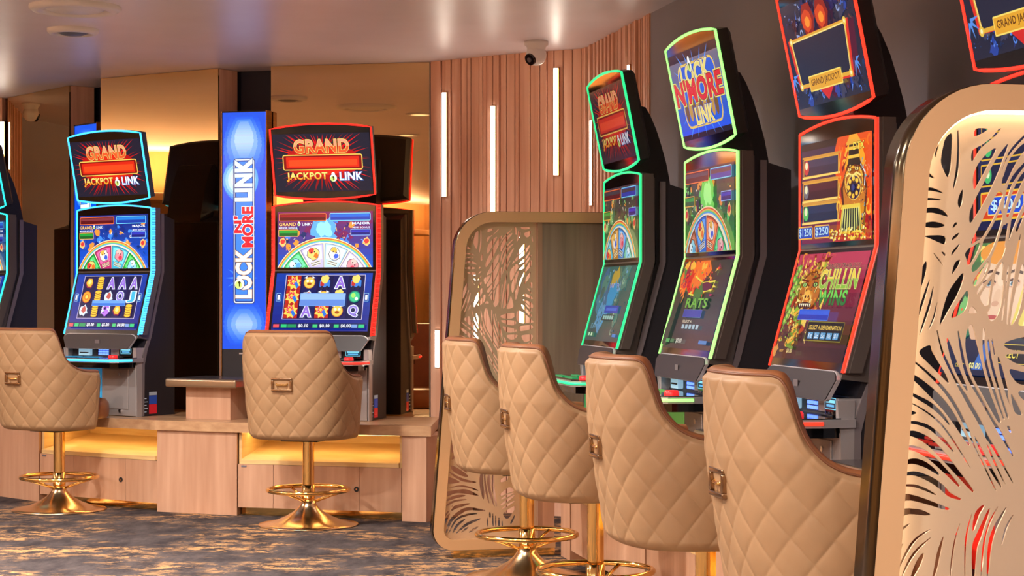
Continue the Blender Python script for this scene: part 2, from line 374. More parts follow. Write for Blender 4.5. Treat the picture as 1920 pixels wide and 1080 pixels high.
# ------------------------------------------------------------------ screen graphics: flat coloured shapes on the screen's own surface
_TC = {}
def text2d(s, offset=0.0, shear=0.0, half=False):
    k = (s, offset, shear, half)
    if k in _TC: return _TC[k]
    cu = bpy.data.curves.new('t', 'FONT'); cu.body = s; cu.offset = offset; cu.resolution_u = 3; cu.shear = shear; cu.space_character = 1.06
    ob = bpy.data.objects.new('t', cu); COL.objects.link(ob)
    dg = bpy.context.evaluated_depsgraph_get(); me = ob.evaluated_get(dg).to_mesh()
    vs = [(v.co.x, v.co.y) for v in me.vertices]; fs = [list(p.vertices) for p in me.polygons]
    if half:      # keep the upper half of the letters, for two-tone lettering
        bm = bmesh.new(); bm.from_mesh(me); ys = [v.co.y for v in bm.verts]; mid = (min(ys) + max(ys)) / 2
        bmesh.ops.bisect_plane(bm, geom=bm.verts[:] + bm.edges[:] + bm.faces[:], plane_co=(0, mid, 0), plane_no=(0, -1, 0), clear_outer=True)
        bm.verts.index_update(); vs = [(v.co.x, v.co.y) for v in bm.verts]; fs = [[v.index for v in f.verts] for f in bm.faces]; bm.free()
    ob.evaluated_get(dg).to_mesh_clear(); bpy.data.objects.remove(ob); bpy.data.curves.remove(cu)
    _TC[k] = (vs, fs); return _TC[k]
class Canvas:
    def __init__(s, O, U, V, W, Hh, k=1.0, step=.00012):
        s.O = Vector(O); s.U = Vector(U).normalized(); s.V = Vector(V).normalized(); s.N = s.U.cross(s.V).normalized()
        s.W, s.H = W, Hh; s.mb = MB(); s.z = .0006; s.k = k; s.step = step
    def P(s, x, y): return s.O + s.U * (x * s.W) + s.V * (y * s.H) + s.N * s.z
    def poly(s, pts, c, k=None, keep=False):
        for ax, lim, sg in ((0, 0, 1), (0, 1, -1), (1, 0, 1), (1, 1, -1)):
            if all((p[ax] - lim) * sg >= 0 for p in pts): continue
            o = []
            for i in range(len(pts)):
                a, b = pts[i - 1], pts[i]; fa, fb = (a[ax] - lim) * sg, (b[ax] - lim) * sg
                if (fa >= 0) != (fb >= 0): t = fa / (fa - fb); o.append((a[0] + (b[0] - a[0]) * t, a[1] + (b[1] - a[1]) * t))
                if fb >= 0: o.append(b)
            pts = o
            if len(pts) < 3: return
        s.mb.add([s.P(*p) for p in pts], [list(range(len(pts)))], em(c, k if k else s.k))
        if not keep: s.z += s.step
    def rect(s, x0, y0, x1, y1, c, k=None, keep=False): s.poly([(x0, y0), (x1, y0), (x1, y1), (x0, y1)], c, k, keep)
    def vgrad(s, x0, y0, x1, y1, c0, c1, n=8, k=None):
        for i in range(n):
            f = i / (n - 1); c = [round((a + (b - a) * f) / 6) * 6 for a, b in zip(c0, c1)]
            s.rect(x0, y0 + (y1 - y0) * i / n, x1, y0 + (y1 - y0) * (i + 1) / n, c, k, keep=True)
        s.z += s.step
    def rrect(s, x0, y0, x1, y1, r, c, k=None):
        rx, ry = r / s.W, r / s.H; pts = []
        for cx, cy, a0 in ((x1 - rx, y1 - ry, 0), (x0 + rx, y1 - ry, 90), (x0 + rx, y0 + ry, 180), (x1 - rx, y0 + ry, 270)):
            for j in range(5): a = R(a0 + j * 22.5); pts.append((cx + rx * math.cos(a), cy + ry * math.sin(a)))
        s.poly(pts, c, k)
    def frame(s, x0, y0, x1, y1, r, b, co, ci, k=None, c2=None):
        s.rrect(x0, y0, x1, y1, r, co, k); bx, by = b / s.W, b / s.H
        s.rrect(x0 + bx, y0 + by, x1 - bx, y1 - by, max(r - b, .001), ci, k)
        if c2: s.rrect(x0 + bx * 2, (y0 + y1) / 2, x1 - bx * 2, y1 - by * 2, max(r - b * 2, .0005), c2, k)
    def ell(s, x, y, rx, ry, c, k=None, a0=0, a1=360, n=22, keep=False):
        s.poly([(x + rx * math.cos(R(a0 + (a1 - a0) * i / n)), y + ry * math.sin(R(a0 + (a1 - a0) * i / n))) for i in range(n + (0 if a1 - a0 == 360 else 1))], c, k, keep)
    def circ(s, x, y, r, c, k=None): s.ell(x, y, r / s.W, r / s.H, c, k)
    def ringsec(s, x, y, r0, r1, a0, a1, c, k=None, n=14):
        A = [R(a0 + (a1 - a0) * i / n) for i in range(n + 1)]
        s.poly([(x + r1 / s.W * math.cos(a), y + r1 / s.H * math.sin(a)) for a in A] + [(x + r0 / s.W * math.cos(a), y + r0 / s.H * math.sin(a)) for a in A[::-1]], c, k)
    def ray(s, x, y, a, r0, r1, wd, c, k=None):
        ca, sa = math.cos(a), math.sin(a)
        def q(r, o): return (min(max(x + (r * ca - o * sa) / s.W, .005), .995), min(max(y + (r * sa + o * ca) / s.H, .01), .99))
        s.poly([q(r0, -wd), q(r1, 0), q(r0, wd)], c, k, keep=True)
    def text(s, t, x0, y0, x1, y1, c, outline=None, ow=.06, k=None, fat=.02, shear=0, rot=0, top=None):
        lay = []
        if outline:
            for o_, oc in (outline if isinstance(outline, list) else [(ow, outline)]): lay.append((o_, oc))
        lay.append((fat, c))
        v0, _ = text2d(t, fat, shear); xs = [v[0] for v in v0]; ys = [v[1] for v in v0]
        ax, bx, ay, by = min(xs), max(xs), min(ys), max(ys); wx = bx - ax or 1; wy = by - ay or 1
        cx, cy = (x0 + x1) / 2, (y0 + y1) / 2
        for o_, oc in lay:
            vs, fs = text2d(t, o_, shear); pp = []
            for vx, vy in vs:
                px = ((vx - ax) / wx - .5); py = ((vy - ay) / wy - .5)
                if rot:  # rot +90: reading upwards; box is given as it appears
                    px, py = (-py, px)
                pp.append(s.P(cx + px * (x1 - x0), cy + py * (y1 - y0)))
            s.mb.add(pp, fs, em(oc, k if k else s.k)); s.z += s.step
        if top:  # second tint on the upper half of the letters
            vs, fs = text2d(t, fat, shear, True); pp = []
            for vx, vy in vs:
                px = ((vx - ax) / wx - .5); py = ((vy - ay) / wy - .5)
                if rot: px, py = (-py, px)
                pp.append(s.P(cx + px * (x1 - x0), cy + py * (y1 - y0)))
            s.mb.add(pp, fs, em(top, k if k else s.k)); s.z += s.step
    def blob(s, x, y, r, c, k=None, n=14, jag=.25, seed=1):
        rnd = random.Random(seed)
        s.poly([(x + r / s.W * (1 + rnd.uniform(-jag, jag)) * math.cos(6.2832 * i / n), y + r / s.H * (1 + rnd.uniform(-jag, jag)) * math.sin(6.2832 * i / n)) for i in range(n)], c, k)
    def speck(s, x0, y0, x1, y1, n, cols, r0=.004, r1=.012, seed=1):
        rnd = random.Random(seed)
        for i in range(n):
            x = x0 + (x1 - x0) * rnd.random(); y = y0 + (y1 - y0) * rnd.random(); q = r0 + (r1 - r0) * rnd.random(); c = rnd.choice(cols); a = rnd.random() * 360
            if i % 3 == 0: s.ringsec(x, y, q * .55, q, a, a + 220, c, n=7)
            elif i % 3 == 1: s.ell(x, y, q * .6 / s.W, q * .35 / s.H, c, n=8, keep=True)
            else: s.ray(x, y, R(a), 0, q * 2.2, q * .35, c)
    def line(s, pts, wd, c, k=None):
        for i in range(len(pts) - 1):
            a = Vector((pts[i][0] * s.W, pts[i][1] * s.H)); b = Vector((pts[i + 1][0] * s.W, pts[i + 1][1] * s.H)); d = (b - a)
            if d.length < 1e-6: continue
            d.normalize(); n = Vector((-d.y, d.x)) * wd / 2; a = a - d * wd * .3; b = b + d * wd * .3
            s.poly([(q.x / s.W, q.y / s.H) for q in (a - n, b - n, b + n, a + n)], c, k, keep=True)
        s.z += s.step
    def done(s, name, parent): return s.mb.build(name, parent)
GOLDC = (255, 206, 84)
def money_bag(c, x, y, r, k=None):
    c.circ(x, y, r * 1.12, (20, 40, 70), k); c.circ(x, y, r, (248, 248, 240), k); c.circ(x - r * .2 / c.W, y - r * .2 / c.H, r * .72, (206, 232, 120), k)
    c.circ(x, y + r * 1.1 / c.H, r * .5, (250, 250, 250), k); c.rect(x - r * .13 / c.W, y - r * .5 / c.H, x + r * .13 / c.W, y + r * .3 / c.H, (60, 50, 20), k); c.circ(x, y + r * .25 / c.H, r * .26, (60, 50, 20), k)
def art_grand(c, dim=1.0):
    k = c.k; c.rect(0, 0, 1, 1, (30, 32, 52), k * .9)
    rnd = random.Random(2)
    for i in range(54):
        a = i / 54 * 6.2832 + rnd.uniform(-.05, .05); rr = .5 + .5 * abs(math.cos(a))
        c.ray(.5, .52, a, .06, .14 + .14 * rr * rnd.uniform(.75, 1.15), .009, (150 + rnd.choice([0, 40, 80]), 16, 22), k)
    c.z += c.step
    c.ell(.5, .52, .40, .30, (188, 18, 20), k); c.ell(.5, .52, .33, .24, (232, 40, 20), k)
    c.text('GRAND', .215, .66, .785, .9, (250, 92, 44), [(.075, (110, 16, 10)), (.055, (255, 226, 120))], k=k, fat=.03, top=(255, 160, 120))
    c.frame(.09, .37, .915, .64, .012, .005, (255, 214, 96), (132, 12, 14), k)
    c.rrect(.125, .41, .88, .60, .004, (226, 40, 22), k); c.rrect(.15, .44, .86, .55, .004, (255, 74, 30), k)
    c.text('JACKPOT', .12, .175, .545, .335, (255, 168, 50), [(.07, (150, 30, 10))], k=k, fat=.03, top=(255, 226, 120))
    c.text('LINK', .67, .185, .91, .33, (228, 240, 255), [(.07, (40, 90, 170))], k=k, fat=.03, top=(255, 255, 255))
    money_bag(c, .605, .23, .02, k)
def art_lock(c):
    c.vgrad(0, 0, 1, 1, (16, 84, 232), (120, 110, 120), 9)
    c.rect(0, .9, 1, 1, (24, 20, 20)); c.rect(0, 0, 1, .06, (8, 8, 12))
    for i in range(16):
        a = i / 16 * 6.28; c.ray(.5, .5, a, .02, .26, .015, (70, 150, 250))
    c.z += c.step
    c.frame(.14, .12, .9, .86, .05, .009, (236, 200, 90), (30, 96, 220))
    for i in range(9): c.ell(.2 + i * .075, .33, .035, .13, (198, 150, 60) if i % 2 else (120, 84, 30), keep=True)
    c.z += c.step
    c.text('LOCK', .2, .62, .78, .84, (240, 220, 120), [(.08, (30, 60, 150)), (.05, (245, 236, 190))])
    money_bag(c, .42, .82, .022)
    c.text("N'MORE", .03, .40, .98, .68, (226, 40, 46), [(.085, (240, 220, 110)), (.05, (120, 20, 40))], fat=.03)
    c.text('LINK', .36, .15, .72, .34, (246, 222, 110), [(.08, (24, 60, 170)), (.05, (250, 240, 190))])
def art_dragon(c):
    c.rect(0, 0, 1, 1, (34, 38, 60)); rnd = random.Random(5)
    for i in range(34): c.blob(.1 + .8 * rnd.random(), rnd.choice([.07 + .2 * rnd.random(), .75 + .2 * rnd.random()]), .014 + .012 * rnd.random(), rnd.choice([(20, 30, 90), (40, 70, 160), (60, 62, 90), (70, 30, 40)]), jag=.5, seed=i)
    c.speck(.06, .68, .94, .97, 60, [(30, 44, 110), (70, 110, 200), (24, 24, 44), (110, 60, 60), (150, 170, 220)], .005, .014, 3); c.speck(.03, .04, .97, .2, 40, [(40, 60, 140), (90, 140, 230), (24, 24, 44)], .004, .012, 4)
    for x in (.4, .6):
        c.blob(x, .8, .055, (150, 30, 24), n=6, jag=.05, seed=3); c.blob(x, .78, .04, (220, 70, 30), n=7, jag=.3, seed=4); c.blob(x, .77, .02, (255, 150, 50), n=7, jag=.3, seed=4)
    c.poly([(.12, .18), (.88, .16), (.93, .68), (.07, .66)], (230, 50, 40)); c.poly([(.15, .2), (.85, .19), (.885, .66), (.115, .64)], (36, 40, 62))
    c.line([(.15, .22), (.115, .64), (.885, .66), (.85, .2), (.15, .2)], .011, (232, 176, 60)); c.line([(.152, .225), (.12, .63), (.88, .65), (.845, .205)], .0035, (255, 236, 150))
    for x, y in ((.115, .64), (.885, .66), (.15, .2), (.85, .2)): c.circ(x, y, .013, (240, 200, 80)); c.circ(x, y, .006, (255, 250, 190))
    c.poly([(.4, .14), (.5, .02), (.6, .14)], (220, 40, 40))
    c.frame(.27, .13, .73, .28, .004, .004, (255, 226, 110), (238, 170, 50)); c.text('GRAND JACKPOT', .3, .165, .7, .245, (110, 60, 20), fat=.02)
    for x in (.06, .94):
        for j in range(4): c.ray(x, .3, R(-110 + j * 40), .004, .05, .006, (90, 150, 240))
    c.z += c.step
def art_train(c):
    c.vgrad(0, 0, 1, 1, (120, 30, 60), (60, 40, 70), 8)
    c.rect(0, .93, 1, 1, (40, 28, 24))
    c.poly([(.5, 0), (1, 0), (1, .93), (.62, .93)], (176, 34, 40)); c.blob(.8, .6, .16, (236, 84, 30), jag=.3, seed=2, n=18); c.blob(.76, .78, .07, (255, 170, 50), jag=.3, seed=6, n=12)
    for i, (y, cc) in enumerate(((.66, (40, 46, 70)), (.42, (60, 24, 36)), (.2, (36, 40, 66)))):
        c.frame(.03, y, .55, y + .19, .006, .005, (224, 164, 60), cc); c.rect(.06, y + .1, .52, y + .17, tuple(int(v * 1.25) for v in cc)); c.line([(.02, y), (.57, y + .005)], .006, (255, 214, 110)); c.line([(.02, y + .2), (.57, y + .2)], .006, (214, 150, 60)); c.line([(.55, y), (.585, y + .2)], .008, (230, 176, 70))
        c.circ(.08, y + .1, .022, ((200, 60, 60), (110, 110, 120), (90, 190, 90))[i]); c.circ(.08, y + .12, .012, (236, 236, 190))
    # engine
    c.speck(.56, .02, 1, .92, 90, [(250, 120, 30), (255, 190, 60), (210, 50, 30), (120, 16, 30)], .008, .022, 5)
    c.poly([(.66, .1), (.93, .1), (.97, .48), (.9, .7), (.7, .72), (.61, .5)], (96, 40, 20)); c.poly([(.68, .12), (.91, .12), (.94, .46), (.88, .68), (.72, .7), (.64, .5)], (206, 122, 36))
    c.ell(.79, .55, .135, .17, (120, 60, 20)); c.ell(.79, .555, .125, .16, (244, 178, 60)); c.ell(.79, .54, .112, .14, (160, 84, 26)); c.ell(.79, .5, .1, .125, (250, 206, 90)); c.ell(.79, .495, .09, .112, (36, 34, 84)); c.ell(.79, .495, .075, .095, (16, 18, 50))
    for i in range(8): a = i * .785; c.ell(.79 + .066 * math.cos(a), .495 + .082 * math.sin(a), .022, .026, (150, 90, 20)); c.ell(.79 + .066 * math.cos(a), .498 + .082 * math.sin(a), .018, .021, (252, 204, 70))
    c.ell(.79, .495, .022, .03, (40, 60, 130))
    c.poly([(.72, .7), (.9, .7), (.87, .8), (.86, .93), (.74, .93), (.73, .8)], (30, 24, 26)); c.rect(.725, .77, .875, .8, (250, 196, 70)); c.rect(.73, .85, .87, .88, (250, 196, 70)); c.poly([(.7, .9), (.9, .9), (.88, .95), (.72, .95)], (236, 170, 60))
    for x in (.745, .845): c.ell(x, .665, .03, .022, (90, 30, 16)); c.ell(x, .665, .022, .015, (250, 236, 150)); c.ell(x, .665, .008, .012, (120, 20, 10)); c.line([(x - .035, .7 if x > .8 else .685), (x + .035, .685 if x > .8 else .7)], .006, (110, 40, 16))
    c.line([(.69, .6), (.74, .63), (.79, .6), (.84, .63), (.9, .6)], .006, (255, 230, 130)); c.line([(.9, .7), (.96, .62), (.95, .5)], .005, (230, 236, 240))
    c.speck(.66, .3, .94, .7, 46, [(255, 226, 120), (150, 70, 20), (255, 190, 60), (96, 36, 16)], .003, .008, 6)
    c.poly([(.62, .07), (.93, .07), (.9, .34), (.66, .34)], (240, 206, 70)); c.poly([(.635, .09), (.915, .09), (.888, .3), (.672, .3)], (40, 44, 40))
    for i in range(8): c.line([(.65 + i * .036, .09), (.68 + i * .029, .3)], .006, (236, 230, 130))
    rnd = random.Random(9)
    for i in range(90): c.ell(.5 + .5 * rnd.random() * .98, .01 + .11 * rnd.random(), .012, .012, rnd.choice([(255, 214, 70), (220, 160, 30), (255, 244, 160), (150, 90, 20)]), n=9, keep=(i % 6 != 0))
    c.z += c.step; c.speck(.93, .15, 1, .75, 26, [(60, 170, 190), (190, 90, 40), (240, 210, 120), (60, 40, 60)], .005, .012, 8)
    for x, t in ((.13, '$1250'), (.38, '$250')):
        c.frame(x - .1, .04, x + .12, .17, .008, .004, (240, 180, 60), (36, 70, 190)); c.text(t, x - .085, .06, x + .105, .15, (190, 226, 255), (20, 20, 90), k=c.k)
    c.text('DTX', .83, .84, .98, .91, (255, 226, 90), (60, 20, 10))
def wheel(c, cols, seed=1):
    cx, cy, Rr = .5, -.148 / c.H, .312
    for rr, cc in ((1.0, (255, 236, 170)), (.985, (236, 90, 60)), (.968, (255, 190, 70)), (.952, (110, 210, 120)), (.936, (90, 170, 240)), (.918, (255, 240, 210))): c.ringsec(cx, cy, 0, Rr * rr, 10, 170, cc, n=40)
    n = len(cols); span = 124
    for i, cc in enumerate(cols):
        a0 = 90 + span / 2 - i * span / n - .8; a1 = 90 + span / 2 - (i + 1) * span / n + .8; am = R((a0 + a1) / 2)
        c.ringsec(cx, cy, Rr * .3, Rr * .895, a1, a0, tuple(int(v * .7) for v in cc)); c.ringsec(cx, cy, Rr * .3, Rr * .88, a1 + 1.2, a0 - 1.2, cc)
        lite = tuple(min(255, v + 60) for v in cc); c.ringsec(cx, cy, Rr * .62, Rr * .86, a1 + 2.6, a0 - 2.6, lite); c.ringsec(cx, cy, Rr * .66, Rr * .84, a1 + 7, a0 - 7, tuple(min(255, v + 100) for v in cc))
        def q(f, o=0): return cx + (Rr * f * math.cos(am) - o * math.sin(am)) / c.W, cy + (Rr * f * math.sin(am) + o * math.cos(am)) / c.H
        k_ = (i + seed) % 4; dk = tuple(int(v * .45) for v in cc)
        x, y = q(.74); c.blob(x, y, .037, dk, seed=i + seed, jag=.16, n=18); c.blob(x, y, .033, ((250, 236, 226), (240, 150, 160), (150, 220, 240), (250, 214, 120))[k_], seed=i + seed, jag=.16, n=18)
        x, y = q(.80, .008); c.blob(x, y, .016, ((240, 190, 80), (250, 200, 190), (236, 250, 255), (230, 60, 60))[k_], seed=i, jag=.25); x, y = q(.70, -.012); c.blob(x, y, .014, ((60, 100, 220), (226, 60, 90), (90, 170, 220), (240, 120, 40))[k_], seed=i + 3, jag=.3)
        x, y = q(.77, -.008); c.circ(x, y, .004, (30, 24, 40)); x, y = q(.77, .01); c.circ(x, y, .004, (30, 24, 40))
        for f in (.585, .545):
            p0 = q(f, -.028 * f / .6); p1 = q(f, .028 * f / .6); c.line([p0, p1], .009, (255, 244, 200)); c.line([p0, p1], .004, dk)
def art_wheel_upper(c, bg0, bg1, cols, bonus=True, glow=None, bars=((150, 18, 36), (20, 104, 214)), txt=True, seed=1):
    c.vgrad(0, 0, 1, 1, bg1, bg0, 9); rnd = random.Random(seed)
    for i in range(36): c.blob(rnd.random() * .96 + .02, .35 + .5 * rnd.random(), .010 + .012 * rnd.random(), rnd.choice([tuple(min(255, v + 50) for v in bg1), tuple(int(v * .55) for v in bg1), (240, 150, 60), bg0]), seed=i, jag=.4)
    c.speck(.03, .3, .97, .8, 46, [tuple(min(255, v + 80) for v in bg1), tuple(int(v * .5) for v in bg1), (250, 190, 90), (250, 240, 220), bg0], .004, .012, seed + 2)
    if glow: c.blob(.5, .66, .075, glow, seed=3, jag=.3, n=20); c.blob(.5, .68, .045, tuple(min(255, v + 60) for v in glow), seed=3, jag=.35, n=16)
    c.frame(.02, .83, .52, .97, .008, .0035, (250, 120, 60), (90, 10, 24), c2=bars[0]); c.frame(.555, .83, .98, .97, .006, .0035, (120, 220, 255), (16, 60, 170), c2=bars[1])
    if txt:
        c.text('GRAND', .02, .745, .2, .805, (255, 206, 120), (120, 50, 20)); c.text('LINK', .265, .75, .355, .8, (230, 244, 255)); money_bag(c, .232, .775, .009)
        c.text('MAJOR', .79, .75, .975, .805, (245, 248, 255), (30, 70, 160)); c.text('MINOR BONUS', .02, .695, .215, .725, (226, 230, 255)); c.text('MINI BONUS', .795, .695, .975, .725, (226, 230, 255))
    if bonus: c.frame(.015, .555, .225, .68, .004, .003, (250, 180, 70), (14, 96, 40), c2=(30, 160, 60)); c.frame(.775, .565, .98, .68, .004, .003, (140, 190, 255), (24, 30, 120), c2=(46, 56, 190))
    for x in (.06, .94): c.blob(x, .46, .022, (250, 200, 120), seed=4); c.blob(x, .46, .014, (220, 60, 60), seed=5)
    wheel(c, cols, seed=seed)
def sym(c, kind, x, y, r):
    W, Hh = c.W, c.H
    if kind in 'AQJ$K':
        col = {'A': (150, 110, 220), 'Q': (150, 130, 220), 'J': (70, 190, 230), '$': (190, 120, 240), 'K': (230, 90, 90)}[kind]
        c.text(kind, x - r * .75 / W, y - r * .85 / Hh, x + r * .75 / W, y + r * .85 / Hh, col, [(.09, (235, 240, 255))], fat=.03)
    elif kind == 'd':  # firecrackers
        c.rect(x - r * 1.05 / W, y - r * 1.05 / Hh, x + r * 1.05 / W, y + r * 1.05 / Hh, (190, 40, 24)); n = 16
        c.poly([(x + r * (1.15 if i % 2 else .75) / W * math.cos(6.2832 * i / n), y + r * (1.15 if i % 2 else .75) / Hh * math.sin(6.2832 * i / n)) for i in range(n)], (255, 214, 90))
        for i in range(7): c.circ(x + r * (.4 * math.cos(i) - .15) / W, y + r * (.4 * math.sin(i) + .2) / Hh, r * .2, (226, 40, 50)); c.circ(x + r * (.4 * math.cos(i) - .18) / W, y + r * (.4 * math.sin(i) + .24) / Hh, r * .09, (255, 180, 190))
        c.poly([(x, y - .1 * r / Hh), (x + .5 * r / W, y - .9 * r / Hh), (x + .8 * r / W, y - .5 * r / Hh), (x + .4 * r / W, y + .2 * r / Hh)], (40, 120, 220))
    elif kind == 'g': c.blob(x, y, r * .9, (150, 30, 60), n=6, jag=.1); c.blob(x, y + .1 * r / Hh, r * .75, (240, 190, 60), n=6, jag=.1); c.blob(x, y + .2 * r / Hh, r * .4, (255, 240, 150), n=5, jag=.1)
    elif kind == 'c':
        for j in range(5): c.ell(x, y + (-.75 + j * .36) * r / Hh, r * .68 / W, r * .3 / Hh, (150, 90, 20)); c.ell(x, y + (-.68 + j * .36) * r / Hh, r * .66 / W, r * .26 / Hh, (250, 200, 60))
    elif kind == 'p': c.circ(x, y, r * .9, (200, 120, 30)); c.circ(x, y, r * .8, (250, 206, 90)); c.circ(x - .3 * r / W, y + .25 * r / Hh, r * .2, (250, 246, 220)); c.circ(x + .3 * r / W, y + .25 * r / Hh, r * .2, (250, 246, 220)); c.ell(x, y - .2 * r / Hh, r * .35 / W, r * .22 / Hh, (170, 80, 30)); c.poly([(x - .9 * r / W, y + .7 * r / Hh), (x - .4 * r / W, y + 1.0 * r / Hh), (x - .4 * r / W, y + .6 * r / Hh)], (230, 240, 250)); c.poly([(x + .9 * r / W, y + .7 * r / Hh), (x + .4 * r / W, y + 1.0 * r / Hh), (x + .4 * r / W, y + .6 * r / Hh)], (230, 240, 250))
    elif kind == 't': c.rrect(x - r * .8 / W, y - r * .7 / Hh, x + r * .8 / W, y + r * .4 / Hh, r * .2, (60, 130, 220)); c.rect(x - r * .7 / W, y - r * .5 / Hh, x - r * .1 / W, y + .2 * r / Hh, (200, 50, 40)); c.blob(x, y + .5 * r / Hh, r * .65, (255, 220, 110), jag=.2); c.circ(x - .4 * r / W, y - .75 * r / Hh, r * .25, (30, 30, 60)); c.circ(x + .4 * r / W, y - .75 * r / Hh, r * .25, (30, 30, 60))
    elif kind == 's': c.circ(x, y, r * .95, (200, 90, 30)); c.circ(x, y, r * .82, (250, 170, 50)); c.circ(x, y, r * .5, (230, 120, 40)); c.circ(x, y, r * .3, (255, 220, 110))
    elif kind == 'o': c.circ(x, y, r * .9, (20, 130, 110)); c.circ(x, y, r * .75, (60, 200, 140)); c.circ(x - .2 * r / W, y + .2 * r / Hh, r * .35, (170, 240, 110)); c.circ(x + .3 * r / W, y - .3 * r / Hh, r * .25, (240, 250, 240))
    elif kind == 'w': c.blob(x, y, r * .85, (220, 230, 240), jag=.3, seed=3); c.blob(x, y + .2 * r / Hh, r * .5, (200, 90, 80), jag=.3, seed=4)
def art_reels(c, rows, vals, frame=(90, 60, 190), pop=(.3, .42, .78, .52), popc=(60, 120, 220), red0=False):
    c.vgrad(0, 0, 1, 1, (16, 34, 130), (10, 60, 170), 7)
    c.rect(.1, .2, .93, .97, (220, 210, 240)); c.rect(.106, .208, .924, .962, (14, 16, 66)); cols = len(rows[0]); x0, x1, y0, y1 = .11, .92, .212, .958
    for j in range(cols):
        a = x0 + (x1 - x0) * j / cols; c.rect(a + .003, y0, a + (x1 - x0) / cols - .003, y1, (20, 24, 90) if j % 2 else (16, 18, 74), keep=True)
    c.z += c.step
    for i, row in enumerate(rows):
        for j, k in enumerate(row): sym(c, k, x0 + (x1 - x0) * (j + .5) / cols, y1 - (y1 - y0) * (i + .5) / 3, min((x1 - x0) / cols * c.W, (y1 - y0) / 3 * c.H) * .46)
    c.frame(pop[0], pop[1], pop[2], pop[3], .003, .0016, (150, 200, 250), popc, c2=tuple(min(255, v + 50) for v in popc)); 
    for x in (.055, .965): c.frame(x - .025, .5, x + .025, .64, .004, .002, (150, 210, 250), (30, 50, 140)); c.text('1', x - .012, .53, x + .012, .61, (240, 250, 255))
    c.rect(.02, .035, .98, .125, (10, 30, 90))
    for x, wd, cc in ((.03, .06, (230, 80, 90)), (.11, .06, (40, 200, 120)), (.18, .09, (30, 150, 90)), (.44, .05, (60, 200, 120)), (.66, .05, (60, 200, 120)), (.84, .06, (120, 160, 220)), (.91, .06, (40, 200, 130))): c.rect(x, .05, x + wd, .105, cc, keep=True)
    c.z += c.step
    for x, t in ((.29, vals[0]), (.51, vals[1]), (.73, vals[2])): c.text(t, x, .05, x + .105, .11, (240, 246, 255), fat=.03)
def art_lower_teal(c):
    c.vgrad(0, 0, 1, 1, (58, 84, 84), (52, 104, 96), 6); rnd = random.Random(3)
    for i in range(20): c.blob(.15 + .7 * rnd.random(), .25 + .65 * rnd.random(), .03 + .04 * rnd.random(), rnd.choice([(66, 128, 150), (84, 132, 116), (62, 106, 140), (90, 150, 190), (70, 100, 90)]), seed=i, jag=.4)
    c.speck(.12, .1, .9, .95, 50, [(120, 170, 200), (60, 110, 130), (150, 180, 150), (50, 90, 90)], .008, .02, 31)
    c.blob(.5, .8, .06, (190, 160, 60), jag=.3); c.text('WILD', .38, .66, .66, .76, (90, 110, 190), (190, 210, 230)); c.blob(.52, .56, .07, (50, 150, 200), jag=.35)
    c.rect(.42, .37, .82, .47, (24, 72, 180)); c.rect(.46, .4, .78, .44, (50, 110, 220)); c.rect(.4, .27, .76, .35, (30, 60, 60))
    for i in range(5): c.rrect(.43 + i * .065, .285, .48 + i * .065, .335, .002, (150, 200, 190))
    c.rect(.05, .05, .3, .11, (40, 120, 90)); c.rect(.12, .06, .16, .1, (190, 240, 200)); c.rect(.2, .06, .24, .1, (220, 240, 200)); c.rect(.85, .06, .95, .1, (60, 140, 220))
def art_lower_pirate(c):
    c.vgrad(0, 0, 1, 1, (44, 40, 44), (30, 60, 50), 6); rnd = random.Random(8)
    for i in range(16): c.blob(.08 + .5 * rnd.random(), .72 + .2 * rnd.random(), .03 + .03 * rnd.random(), rnd.choice([(220, 40, 30), (250, 120, 40), (150, 20, 60), (60, 140, 60)]), seed=i, jag=.5)
    for i in range(10): c.blob(.06 + .45 * rnd.random(), .93 + .03 * rnd.random(), .014, (250, 190, 70), seed=i, jag=.4)
    c.speck(.06, .6, .8, .95, 60, [(250, 70, 40), (255, 160, 60), (170, 20, 80), (80, 170, 70), (250, 220, 90)], .006, .018, 32)
    c.line([(.35, .82), (.55, .74), (.78, .76), (.75, .66), (.55, .64), (.42, .6), (.3, .62)], .006, (240, 230, 80)); c.ell(.62, .7, .12, .05, (90, 30, 60)); c.blob(.5, .58, .05, (60, 120, 50), jag=.4)
    c.text('RATS', .3, .46, .74, .57, (110, 190, 60), (24, 70, 30)); c.frame(.3, .35, .68, .44, .003, .0015, (110, 140, 200), (30, 60, 170))
    c.text('SELECT A', .33, .29, .52, .32, (220, 210, 180)); 
    for i in range(5): c.rrect(.34 + i * .075, .22, .39 + i * .075, .27, .002, (170, 200, 210))
    c.poly([(.0, .2), (.06, .5), (.16, .66), (.14, .4), (.1, .05), (.0, .02)], (30, 56, 50))
    c.rect(.08, .06, .16, .1, (50, 170, 90)); c.rect(.18, .06, .26, .1, (40, 120, 80)); c.text('$0.00', .3, .05, .42, .11, (236, 236, 220)); c.rect(.78, .06, .94, .1, (40, 130, 200))
